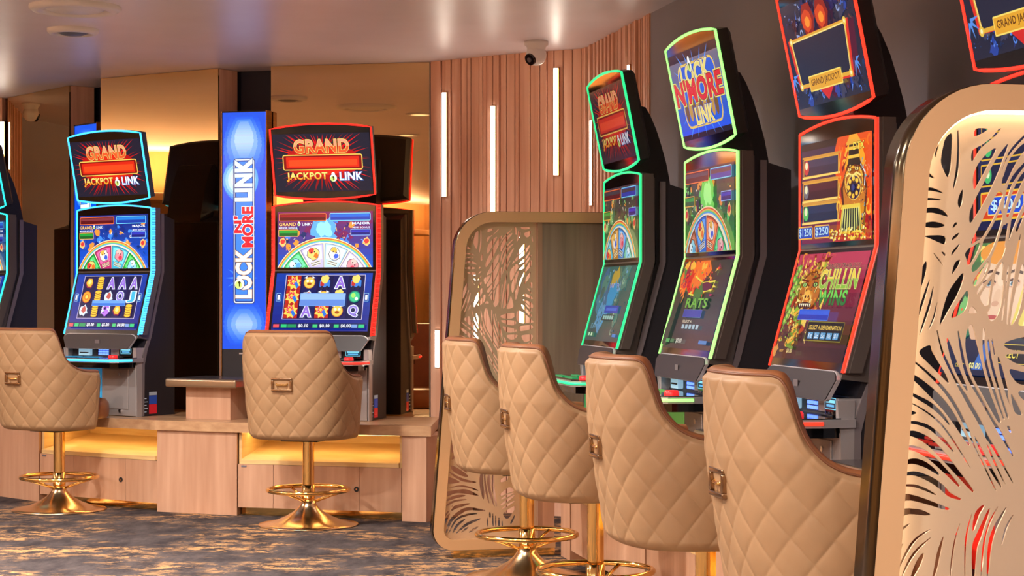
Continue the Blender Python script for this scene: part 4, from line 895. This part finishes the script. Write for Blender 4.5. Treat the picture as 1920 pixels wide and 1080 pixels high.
    pip = MB(); pip.tube([Vector(grid[j][0][-1]) + Vector((0, 0, .002)) for j in range(0, NC + 1, 2)], .0035, PIPING, n=6)
    # underside tray
    und = MB(); ring = [Vector((grid[j][0][0][0], grid[j][0][0][1], zb + .004)) * 1 for j in range(0, NC + 1, 5)]; ring = [Vector((v.x * .96, v.y * .96, v.z)) for v in ring]
    m = len(ring); und.add(ring + [v + Vector((0, 0, .02)) for v in ring], [list(range(m)), list(range(m, 2 * m))[::-1]] + [(i, (i + 1) % m, m + (i + 1) % m, m + i) for i in range(m)], BLACKP)
    # seat cushion
    seat = MB(); out = []
    for i in range(48):
        a = 2 * math.pi * i / 48; x = math.copysign(abs(math.cos(a)) ** .7, math.cos(a)) * .236; y = math.copysign(abs(math.sin(a)) ** .7, math.sin(a)) * .248 - .002; out.append((x, y))
    prof = [(.86, .5025), (.95, .504), (1.0, .52), (1.01, .55), (1.0, .585), (.94, .608), (.8, .616), (.4, .62), (0.02, .621)]
    vs = []; [vs.extend([(x * k, y * k, z) for x, y in out]) for k, z in prof]
    seat.add(vs, [(r * 48 + i, r * 48 + (i + 1) % 48, (r + 1) * 48 + (i + 1) % 48, (r + 1) * 48 + i) for r in range(len(prof) - 1) for i in range(48)] + [list(range(48))[::-1]], LINING, True)
    # handle plate, recessed pull, on the back
    hz, hw_, hh = .735, .056, .034
    mid = NC // 2; yb = min(v[1] for v in grid[mid][0][int(NR * .45):int(NR * .6)]) + .004
    hp = MB()
    for x0, x1, z0, z1 in ((-hw_, hw_, hz + hh - .012, hz + hh), (-hw_, hw_, hz - hh, hz - hh + .012), (-hw_, -hw_ + .013, hz - hh + .0121, hz + hh - .0121), (hw_ - .013, hw_, hz - hh + .0121, hz + hh - .0121)):
        hp.box(x0, x1, yb - .006, yb + .012, z0, z1, HANDLE, .003)
    hp.box(-hw_ + .01, hw_ - .01, yb + .008, yb + .013, hz - hh + .01, hz + hh - .01, mat('handle_recess', (70, 44, 30), .3, .7))
    hg = MB(); hg.tube([(-.03, yb + .006, hz + .006), (-.026, yb - .002, hz - .002), (.026, yb - .002, hz - .002), (.03, yb + .006, hz + .006)], .0045, GOLD, n=8)
    post = MB(); post.lathe([(.0305, .15), (.0305, .44)], GOLD, n=40); post.lathe([(.0345, .10), (.0345, .205), (.0305, .207)], GOLD, n=40)
    post.box(-.1, .1, -.12, .12, .436, .4555, BLACKP)
    rg = MB(); rg.tube([(.207 * math.cos(a * math.pi / 32), .207 * math.sin(a * math.pi / 32), .182) for a in range(64)], .011, GOLD, n=14, closed=True)
    st = MB()
    for a in (20, 140, 260): st.tube([(.2 * math.cos(R(a)), .2 * math.sin(R(a)), .178), (.11 * math.cos(R(a)), .11 * math.sin(R(a)), .15), (.03 * math.cos(R(a)), .03 * math.sin(R(a)), .12)], .0075, GOLD, n=10)
    base = MB(); base.lathe([(0, .0012), (.255, .0012), (.257, .004), (.254, .008), (.22, .013), (.17, .024), (.12, .044), (.08, .068), (.055, .09), (.042, .108), (.036, .125), (.0, .125)], GOLDB, n=72)
    return [('backrest', shell), ('lining', lin), ('piping', pip), ('seat_base', und), ('seat', seat), ('handle_plate', hp), ('pull_handle', hg), ('post', post), ('footrest', rg), ('footrest_brace', st), ('pedestal_base', base)]
def make_stool(label):
    t = thing('swivel_stool', label, 'stool', group='quilted gold-footed stools'); parts = {}
    for nm, mb in stool_meshes():
        par = t
        if nm == 'piping': par = parts['backrest']
        if nm == 'pull_handle': par = parts['handle_plate']
        if nm == 'footrest_brace': par = parts['footrest']
        parts[nm] = mb.build(nm, par)
    return t
# x, y, angle of the back's outward normal: yaw 0 faces +Y (back towards the camera)
ST = [(-2.489, 10.37, -33, 'quilted beige stool at the left edge, turned half away, in front of the blue-lit machine'),
      (-1.045, 9.68, -17, 'quilted beige stool in front of the red-lit machine, back to the camera'),
      (.062, 7.86, -79, 'farthest quilted stool of the right row, in front of the perforated divider'),
      (.302, 6.82, -78, 'second farthest quilted stool of the right row'),
      (.572, 5.57, -79, 'third quilted stool of the right row, at the lime-lit to train-game machines'),
      (.812, 4.49, -80, 'nearest and largest quilted stool, beside the near divider')]
proto = make_stool(ST[0][3])
for i, (x, y, a, lab) in enumerate(ST):
    o = proto if i == 0 else copy_tree(proto)
    o.location = (x, y, 0); o.rotation_euler = (0, 0, R(a)); o['label'] = lab
# ------------------------------------------------------------------ laser-cut dividers
# cut-outs in millimetres (along the panel, up): P = closed outline, S = slit along a centre line with a width
HOLES = [('P', [(118,1458),(131,1467),(131,1433),(129,1406),(123,1387),(114,1401),(109,1416),(112,1437)], 0.0), ('P', [(100,1439),(106,1448),(103,1435),(99,1423),(97,1427)], 0.0), ('P', [(141,1470),(144,1471),(146,1440),(145,1409),(141,1385),(135,1367),(133,1371),(138,1402),(141,1435)], 0.0), ('P', [(71,1385),(77,1400),(85,1397),(98,1385),(85,1388)], 0.0), ('P', [(67,1367),(88,1369),(106,1364),(115,1358),(101,1361),(85,1363),(67,1361)], 0.0), ('P', [(65,1348),(88,1350),(106,1348),(111,1345),(93,1346),(78,1344),(64,1339)], 0.0), ('P', [(63,1323),(80,1331),(101,1332),(116,1326),(124,1316),(111,1319),(91,1323),(75,1321),(63,1315)], 0.0), ('P', [(68,1301),(80,1305),(96,1307),(111,1304),(118,1300),(106,1296),(88,1296),(75,1298)], 0.0), ('P', [(78,1281),(116,1281),(117,1266),(106,1269),(91,1275)], 0.0), ('P', [(138,1306),(142,1303),(132,1295),(134,1302)], 0.0), ('P', [(144,1287),(143,1281),(131,1273),(133,1280)], 0.0), ('P', [(151,1366),(153,1359),(151,1342),(146,1332),(142,1340),(144,1353)], 0.0), ('P', [(178,1477),(201,1477),(191,1469),(174,1463)], 0.0), ('P', [(227,1478),(217,1465),(199,1451),(186,1439),(172,1418),(168,1421),(170,1436),(180,1443),(193,1450),(209,1462),(220,1475)], 0.0), ('P', [(218,1441),(201,1409),(186,1383),(174,1366),(172,1390),(182,1413),(201,1434)], 0.0), ('P', [(241,1451),(232,1421),(213,1379),(193,1341),(168,1305),(165,1322),(174,1345),(193,1379),(216,1421)], 0.0), ('S', [(232,1372),(209,1326),(193,1296),(170,1266)], 17.0), ('S', [(228,1326),(209,1281),(189,1243),(172,1219)], 18.9), ('S', [(239,1311),(228,1266),(209,1221),(182,1177)], 17.0), ('S', [(286,1476),(259,1451),(239,1425),(228,1394)], 5.3), ('S', [(286,1457),(259,1432),(243,1406),(228,1364)], 13.6), ('S', [(292,1431),(263,1402),(243,1372),(232,1326)], 6.8), ('S', [(292,1410),(270,1391),(251,1353),(236,1304)], 8.3), ('S', [(293,1389),(274,1357),(255,1319),(239,1266)], 9.8), ('S', [(278,1334),(259,1296),(243,1251),(228,1198)], 6.0), ('S', [(228,1232),(220,1198),(214,1160),(209,1130)], 26.4), ('S', [(255,1289),(243,1243),(236,1183),(228,1124)], 4.5), ('S', [(266,1285),(255,1236),(245,1183),(239,1120)], 6.8), ('S', [(270,1228),(265,1190),(255,1145),(247,1120)], 13.6), ('P', [(282,1173),(292,1126),(261,1119),(274,1153)], 0.0), ('P', [(297,1487),(307,1482),(311,1463),(305,1451),(299,1466)], 0.0), ('P', [(313,1470),(326,1463),(324,1444),(313,1425),(308,1417),(313,1448)], 0.0), ('P', [(328,1487),(371,1485),(355,1477),(336,1478)], 0.0), ('P', [(344,1459),(375,1469),(365,1444),(351,1442)], 0.0), ('P', [(379,1450),(384,1422),(377,1429)], 0.0), ('S', [(349,1412),(328,1380),(313,1361)], 13.6), ('S', [(367,1404),(348,1376),(317,1349),(289,1323)], 11.4), ('S', [(371,1380),(351,1346),(317,1317)], 7.6), ('S', [(377,1361),(355,1331),(336,1304),(309,1289)], 8.3), ('P', [(375,1338),(375,1312),(355,1289),(336,1259),(320,1213),(305,1158),(297,1183),(313,1221),(332,1262),(351,1300)], 0.0), ('P', [(305,1319),(317,1308),(301,1274),(282,1243),(276,1266),(280,1292)], 0.0), ('S', [(317,1293),(301,1251),(292,1221),(289,1192)], 15.1), ('P', [(371,1285),(369,1262),(351,1236),(344,1228),(348,1251)], 0.0), ('P', [(369,1234),(380,1234),(380,1209),(373,1217)], 0.0), ('P', [(357,1209),(365,1206),(380,1185),(371,1189)], 0.0), ('P', [(338,1177),(351,1185),(380,1168),(379,1160),(355,1170)], 0.0), ('P', [(330,1158),(344,1158),(380,1141),(380,1119),(355,1137)], 0.0), ('P', [(70,1257),(68,1246),(59,1224),(54,1211),(56,1227),(64,1246)], 0.0), ('P', [(80,1235),(83,1227),(78,1203),(68,1177),(57,1153),(48,1125),(50,1148),(51,1167),(60,1191),(71,1220)], 0.0), ('S', [(88,1202),(80,1179),(65,1136),(46,1090)], 4.8), ('S', [(95,1189),(89,1162),(78,1129),(68,1101)], 4.8), ('S', [(102,1161),(96,1134),(85,1109)], 3.3), ('P', [(92,1254),(106,1239),(116,1223),(112,1228),(101,1241)], 0.0), ('P', [(110,1253),(117,1250),(119,1243),(113,1248)], 0.0), ('P', [(145,1267),(144,1261),(130,1245),(132,1254)], 0.0), ('P', [(147,1238),(144,1227),(131,1211),(134,1227),(139,1235)], 0.0), ('P', [(152,1214),(153,1201),(142,1174),(126,1148),(107,1118),(113,1148),(123,1177),(137,1198)], 0.0), ('P', [(160,1182),(164,1170),(158,1148),(147,1138),(130,1132),(134,1146),(147,1165)], 0.0), ('P', [(170,1153),(180,1142),(162,1141)], 0.0), ('P', [(173,1201),(188,1222),(201,1237),(206,1227),(198,1206),(183,1190),(173,1191)], 0.0), ('P', [(192,1189),(206,1210),(217,1213),(214,1182),(205,1147),(188,1162),(186,1177)], 0.0), ('P', [(157,1251),(178,1270),(188,1266),(180,1244),(163,1228),(159,1239)], 0.0), ('P', [(67,1070),(88,1083),(94,1070),(106,1051),(119,1031),(126,1012),(111,1025),(91,1044)], 0.0), ('S', [(49,1060),(80,1036),(111,1007),(137,973),(162,927),(183,884),(217,816)], 5.7), ('S', [(42,1035),(68,1017),(96,993),(119,969),(139,942),(164,902)], 13.1), ('S', [(38,1002),(68,987),(91,974),(111,957),(126,938)], 7.1), ('S', [(37,983),(65,972),(98,950),(121,926),(144,894),(170,853)], 2.9), ('P', [(36,968),(64,960),(36,955)], 0.0), ('S', [(34,940),(57,943),(88,933),(116,909),(135,888)], 5.7), ('S', [(33,919),(55,923),(85,909),(111,885),(137,856),(172,816)], 11.9), ('S', [(30,895),(55,897),(85,883),(116,856),(145,826)], 9.0), ('S', [(29,867),(55,873),(80,866),(106,848)], 9.0), ('S', [(26,847),(57,851),(88,840),(111,825),(126,811),(148,802)], 8.6), ('S', [(26,829),(55,829),(80,821),(100,811)], 4.3), ('P', [(24,813),(45,814),(75,806),(106,794),(126,786),(121,783),(96,790),(57,801),(37,801),(23,798)], 0.0), ('P', [(23,784),(45,788),(70,785),(90,776),(80,774),(50,777),(32,772),(21,764)], 0.0), ('S', [(19,740),(35,751),(49,760)], 4.3), ('S', [(89,749),(60,731),(40,703),(22,665)], 4.8), ('S', [(90,734),(65,714),(47,691),(32,660)], 4.8), ('P', [(37,726),(27,703),(14,682),(16,701)], 0.0), ('S', [(114,734),(106,708),(100,680),(93,654)], 6.7), ('S', [(75,705),(65,686),(52,660)], 9.1), ('S', [(146,758),(137,729),(130,689),(128,653)], 3.4), ('S', [(170,777),(161,745),(157,712),(156,652)], 3.8), ('S', [(193,790),(180,774),(172,744)], 8.2), ('S', [(204,783),(186,740),(175,711),(173,651)], 10.1), ('S', [(221,788),(201,751),(192,711),(187,651)], 4.3), ('S', [(237,785),(214,746),(204,710),(200,651)], 7.2), ('S', [(251,772),(237,748),(228,716)], 3.9), ('S', [(102,1109),(114,1067),(137,1023),(162,980),(183,946),(198,917),(217,888),(251,829)], 6.7), ('S', [(122,1094),(142,1035),(161,999)], 10.0), ('S', [(143,1108),(150,1071),(162,1028),(188,985),(222,927),(251,879)], 7.2), ('S', [(168,1116),(168,1086),(178,1042),(196,999),(223,943)], 22.8), ('S', [(193,1112),(196,1071),(206,1023),(222,975),(246,923)], 10.1), ('S', [(209,1093),(217,1042),(230,994),(251,949)], 7.7), ('S', [(198,904),(214,869),(235,828)], 3.4), ('S', [(172,919),(193,879),(228,822)], 6.7), ('P', [(233,1085),(261,1095),(294,1098),(301,1085),(282,1072),(245,1074)], 0.0), ('P', [(237,1065),(298,1063),(303,1047),(286,1041),(253,1050)], 0.0), ('P', [(244,1038),(269,1033),(307,1023),(299,1011),(265,1010),(249,1023)], 0.0), ('P', [(263,998),(310,999),(303,983),(286,977),(269,983)], 0.0), ('P', [(310,1105),(339,1099),(380,1064),(379,1054),(314,1057)], 0.0), ('P', [(318,1035),(351,1042),(380,1041),(378,1026),(327,1016)], 0.0), ('P', [(334,997),(379,999),(378,979),(347,966),(334,982)], 0.0), ('P', [(355,958),(378,965),(378,938),(355,946)], 0.0), ('S', [(335,1155),(359,1131),(380,1103)], 8.8), ('S', [(331,1135),(355,1107),(379,1081)], 10.4), ('S', [(200,1093),(208,1051),(225,1003),(241,939)], 13.6), ('S', [(220,1061),(229,1023),(249,955)], 10.4), ('P', [(245,996),(269,955),(249,963)], 0.0), ('P', [(-15,364),(47,337),(-15,332)], 0.0), ('P', [(-18,307),(36,322),(80,319),(126,302),(126,296),(80,311),(36,316)], 0.0), ('P', [(-20,292),(36,303),(80,303),(126,280),(126,274),(36,287),(-20,270)], 0.0), ('S', [(-22,251),(26,271),(71,276)], 11.7), ('S', [(-23,226),(21,251),(77,258)], 7.8), ('S', [(-25,182),(21,222),(91,239)], 12.6), ('S', [(-15,112),(6,164),(50,202),(90,216),(161,206)], 14.6), ('S', [(-4,109),(31,168),(80,189),(126,193)], 8.7), ('S', [(-28,138),(-9,183),(14,233)], 9.7), ('S', [(15,109),(36,144),(71,170)], 9.7), ('S', [(32,108),(80,147),(141,170)], 10.7), ('S', [(54,111),(86,134)], 7.8), ('S', [(89,110),(131,135)], 8.8), ('S', [(7,409),(36,387),(82,362)], 19.4), ('S', [(-3,384),(36,358),(75,342),(120,335)], 10.7), ('S', [(32,419),(55,401),(79,381)], 9.7), ('P', [(11,509),(23,509),(22,474),(9,471),(4,494)], 0.0), ('S', [(10,440),(26,458)], 9.7), ('S', [(149,387),(147,331),(155,261)], 17.6), ('S', [(162,387),(159,341),(180,241)], 9.8), ('S', [(184,386),(179,321),(205,226)], 11.7), ('S', [(204,381),(197,320),(215,226)], 11.7), ('P', [(233,344),(264,361),(265,343),(236,333)], 0.0), ('P', [(233,281),(274,309),(298,289),(264,280),(234,271)], 0.0), ('S', [(238,257),(300,290)], 9.8), ('S', [(233,228),(300,275)], 8.8), ('S', [(240,213),(300,248)], 6.8), ('P', [(246,192),(300,225),(294,201),(266,166)], 0.0), ('P', [(279,151),(299,186),(297,167),(284,144)], 0.0), ('S', [(184,199),(185,185),(186,172)], 7.8), ('S', [(198,193),(198,163),(200,132)], 6.8), ('S', [(210,183),(211,156),(212,129)], 5.9), ('S', [(226,172),(226,152),(227,132)], 9.8), ('S', [(173,175),(174,152),(175,129)], 4.9), ('S', [(241,159),(241,145),(243,131)], 4.9)]
import numpy as np
def catmull(pts, closed, n=6):
    out = []; N = len(pts)
    for i in range(N if closed else N - 1):
        p = [pts[(i + k) % N] if closed else pts[min(max(i + k, 0), N - 1)] for k in (-1, 0, 1, 2)]
        for j in range(n):
            t = j / n
            out.append(tuple(.5 * ((2 * p[1][d]) + (-p[0][d] + p[2][d]) * t + (2 * p[0][d] - 5 * p[1][d] + 4 * p[2][d] - p[3][d]) * t * t + (-p[0][d] + 3 * p[1][d] - 3 * p[2][d] + p[3][d]) * t ** 3) for d in (0, 1)))
    if not closed: out.append(tuple(pts[-1]))
    return out
def edge_a(z): return -.004 + (z - 1.09) * .08
def div_path(inset, a_end, a_bot, ztop=1.555, zbot=.035, rt=.17, rb=.09, n=12):
    """open path from the bottom right, round the aisle side, to the top right"""
    rt2, rb2 = rt - inset * .9, max(rb - inset * .9, .03); zt, zb = ztop - inset, zbot + inset; E = lambda z: edge_a(z) + inset
    P = [(a_bot, zb), (E(zb) + rb2, zb)]
    cxb, czb = E(zb + rb2) + rb2, zb + rb2
    for i in range(n + 1): a = R(-90 - 90 * i / n); P.append((cxb + rb2 * math.cos(a), czb + rb2 * math.sin(a)))
    cxt, czt = E(zt - rt2) + rt2, zt - rt2
    for i in range(n + 1): a = R(180 - 90 * i / n); P.append((cxt + rt2 * math.cos(a), czt + rt2 * math.sin(a)))
    P.append((a_end, zt)); return P[:1] + P[2:]
PLATE_R = .40
def seg_d(X, Y, poly, closed):
    d = np.full(X.shape, 1e9); N = len(poly)
    for i in range(N if closed else N - 1):
        x0, y0 = poly[i]; x1, y1 = poly[(i + 1) % N]; dx, dy = x1 - x0, y1 - y0; L2 = dx * dx + dy * dy + 1e-12
        t = np.clip(((X - x0) * dx + (Y - y0) * dy) / L2, 0, 1); d = np.minimum(d, np.hypot(X - x0 - t * dx, Y - y0 - t * dy))
    return d
def inside(X, Y, poly):
    r = np.zeros(X.shape, bool); N = len(poly)
    for i in range(N):
        x0, y0 = poly[i]; x1, y1 = poly[(i + 1) % N]
        if y0 == y1: continue
        c = ((y0 > Y) != (y1 > Y)) & (X < (x1 - x0) * (Y - y0) / (y1 - y0) + x0); r ^= c
    return r
def plate_mesh():
    h = .0019; gx = np.arange(-.12, PLATE_R + .01, h); gz = np.arange(.03, 1.56, h); X, Z = np.meshgrid(gx, gz)
    d1 = np.full(X.shape, 1.); d2 = np.full(X.shape, 1.)
    def put(sl, v):
        a, b = d1[sl], d2[sl]; nb = np.minimum(b, np.maximum(a, v)); d1[sl] = np.minimum(a, v); d2[sl] = nb
    for kind, pts, wd in HOLES:
        pts = [(a / 1000, z / 1000) for a, z in pts]; m = .02
        if kind == 'P': q = catmull(pts, True)
        else: q = catmull(pts, False)
        xs = [p[0] for p in q]; zs = [p[1] for p in q]
        i0, i1 = np.searchsorted(gx, [min(xs) - m, max(xs) + m]); j0, j1 = np.searchsorted(gz, [min(zs) - m, max(zs) + m]); sl = (slice(j0, j1), slice(i0, i1)); x, z = X[sl], Z[sl]
        if x.size == 0: continue
        if kind == 'P': d = seg_d(x, z, q, True); d = np.where(inside(x, z, q), -d, d)
        else:
            d = np.full(x.shape, 1.); N = len(q)
            for i in range(N - 1):
                x0, z0 = q[i]; dx, dz = q[i + 1][0] - x0, q[i + 1][1] - z0; L2 = dx * dx + dz * dz + 1e-12
                t = np.clip(((x - x0) * dx + (z - z0) * dz) / L2, 0, 1); f = (i + t) / (N - 1)
                rad = wd * 1.22 / 2000 * (.12 + .88 * np.sin(np.pi * np.clip(f * .92 + .04, 0, 1)) ** .8)
                d = np.minimum(d, np.hypot(x - x0 - t * dx, z - z0 - t * dz) - rad)
        put(sl, d)
    outl = div_path(.048, PLATE_R, PLATE_R); poly = outl
    din = seg_d(X, Z, poly, True); ins = inside(X, Z, poly); marg = np.where(ins, .009 - din, .009 + din)
    f = np.maximum(np.maximum(d1, (.0042 - (d2 - d1)) / 2), marg)
    # marching squares
    sgn = f < 0; segs = {}; NZ, NX = f.shape
    def ip(a, b): fa, fb = f[a], f[b]; t = fa / (fa - fb); return (gx[a[1]] + (gx[b[1]] - gx[a[1]]) * t, gz[a[0]] + (gz[b[0]] - gz[a[0]]) * t)
    nxt = {}; pos = {}
    cells = np.argwhere((sgn[:-1, :-1].astype(int) + sgn[1:, :-1] + sgn[:-1, 1:] + sgn[1:, 1:]) % 4 != 0)
    def ekey(a, b): return (a, b) if a < b else (b, a)
    for j, i in cells:
        j, i = int(j), int(i); c = [(j, i), (j, i + 1), (j + 1, i + 1), (j + 1, i)]; s_ = [bool(sgn[p]) for p in c]; ent = []; ex = []
        for k in range(4):
            a, b = c[k], c[(k + 1) % 4]
            if s_[k] != s_[(k + 1) % 4]:
                e = ekey(a, b); pos.setdefault(e, ip(a, b)); (ent if s_[k] else ex).append((k, e))
        for k, e in ent:
            q = min(ex, key=lambda t: (t[0] - k) % 4); nxt[e] = q[1]
    loops = []; seen = set()
    for st in list(nxt):
        if st in seen: continue
        lp = []; e = st
        while e in nxt and e not in seen: seen.add(e); lp.append(pos[e]); e = nxt[e]
        if len(lp) > 8: loops.append(lp)
    def rdp(p, eps):
        if len(p) < 3: return p
        a, b = p[0], p[-1]; dx, dy = b[0] - a[0], b[1] - a[1]; L = math.hypot(dx, dy); m = 0; k = 0
        for i in range(1, len(p) - 1):
            d = abs((p[i][0] - a[0]) * dy - (p[i][1] - a[1]) * dx) / L if L > 1e-9 else math.hypot(p[i][0] - a[0], p[i][1] - a[1])
            if d > m: m = d; k = i
        if m > eps: return rdp(p[:k + 1], eps)[:-1] + rdp(p[k:], eps)
        return [a, b]
    cu = bpy.data.curves.new('plate', 'CURVE'); cu.dimensions = '2D'; cu.fill_mode = 'BOTH'; cu.extrude = .0018
    def spl(p):
        s = cu.splines.new('POLY'); s.points.add(len(p) - 1); s.use_cyclic_u = True
        for i, (x, y) in enumerate(p): s.points[i].co = (x, y, 0, 1)
    spl(poly)
    for lp in loops:
        hlf = len(lp) // 2; q = rdp(lp[:hlf + 1], .00022)[:-1] + rdp(lp[hlf:] + lp[:1], .00022)[:-1]
        if len(q) >= 3: spl(q)
    ob = bpy.data.objects.new('plate', cu); COL.objects.link(ob); dg = bpy.context.evaluated_depsgraph_get(); ev = ob.evaluated_get(dg)
    me = bpy.data.meshes.new_from_object(ev); bpy.data.objects.remove(ob); bpy.data.curves.remove(cu)
    for v in me.vertices: x, y, z = v.co; v.co = (x, z, y)
    me.flip_normals()
    me.materials.clear(); me.materials.append(PLATE); return me
PM = plate_mesh()
def divider(label, O, a_end, a_bot, lit):
    t = thing('laser_cut_divider', label, 'divider', (O[0], O[1], 0), R(11.37), 'palm-leaf dividers across the right row')
    TH = .095
    Po = div_path(0, a_end, a_bot); Pi = div_path(.048, a_end, a_bot); n = len(Po)
    mb = MB(); e = .0012
    Pm = [(o[0] * (1 - e / .048) + i[0] * e / .048, o[1] * (1 - e / .048) + i[1] * e / .048) for o, i in zip(Po, Pi)]
    vs = [(p[0], 0, p[1]) for p in Pm] + [(p[0], 0, p[1]) for p in Pi] + [(p[0], TH, p[1]) for p in Pi] + [(p[0], TH, p[1]) for p in Pm]
    fs = []
    for i in range(n - 1):
        for k in range(4): a, b = k * n, ((k + 1) % 4) * n; fs.append((a + i, a + i + 1, b + i + 1, b + i))
    fs += [(0, n, 2 * n, 3 * n), (n - 1, 4 * n - 1, 3 * n - 1, 2 * n - 1)]
    mb.add(vs, fs, CHAMP); fr_ = mb.build('frame', t)
    mb = MB(); vs = [(p[0], .001, p[1]) for p in Po] + [(p[0], TH - .001, p[1]) for p in Po]
    mb.add(vs + [((p[0] * .98 + q[0] * .02), .001, (p[1] * .98 + q[1] * .02)) for p, q in zip(Po, Pi)] + [((p[0] * .98 + q[0] * .02), TH - .001, (p[1] * .98 + q[1] * .02)) for p, q in zip(Po, Pi)],
           [f for i in range(n - 1) for f in ((i, i + 1, n + i + 1, n + i), (i + 1, i, 2 * n + i, 2 * n + i + 1), (n + i, n + i + 1, 3 * n + i + 1, 3 * n + i))], RIM, True)
    mb.build('polished_rim', t)
    o = bpy.data.objects.new('cut_out_plate', PM); COL.objects.link(o); o.parent = t; o.location = (0, .045, 0)
    mb = MB(); mb.box(PLATE_R + .001, PLATE_R + .022, .02, .08, .084, 1.506, mat('divider_post', (176, 140, 118), .35, .4)); mb.build('post', t)
    mb = MB(); mb.box(PLATE_R + .0225, a_end - .005, .02, .075, .501, 1.506, PART); mb.box(PLATE_R + .0225, a_bot - .001, .02, .075, .084, .4995, PART if lit else WOOD); mb.build('timber_panel', t)
    mb = MB(); mb.box(edge_a(.05) + .1, a_bot, .015, TH - .015, .001, .0345, GOLD); mb.build('foot', t)
    if lit:
        mb = MB(); q = div_path(.0495, PLATE_R, PLATE_R)
        for i in range(len(q) - 1):
            (x0, z0), (x1, z1) = q[i], q[i + 1]; d = math.hypot(x1 - x0, z1 - z0); nx, nz = (z1 - z0) / d * .0025, -(x1 - x0) / d * .0025
            mb.add([(x0, .012, z0), (x1, .012, z1), (x1, .034, z1), (x0, .034, z0), (x0 + nx, .012, z0 + nz), (x1 + nx, .012, z1 + nz), (x1 + nx, .034, z1 + nz), (x0 + nx, .034, z0 + nz)],
                   [(0, 1, 2, 3), (4, 7, 6, 5), (0, 4, 5, 1), (3, 2, 6, 7)], mat('divider_led', (255, 236, 206), .5, emit=(255, 228, 190), strength=9))
        mb.build('light_strip', t)
    return t
divider('unlit divider with palm-leaf cut-outs at the far end of the right row', (-.272, 8.44), .945, .478, False)
divider('brightly lit divider with palm-leaf cut-outs at the right edge of the picture', (.68, 3.36), 1.02, .556, True)
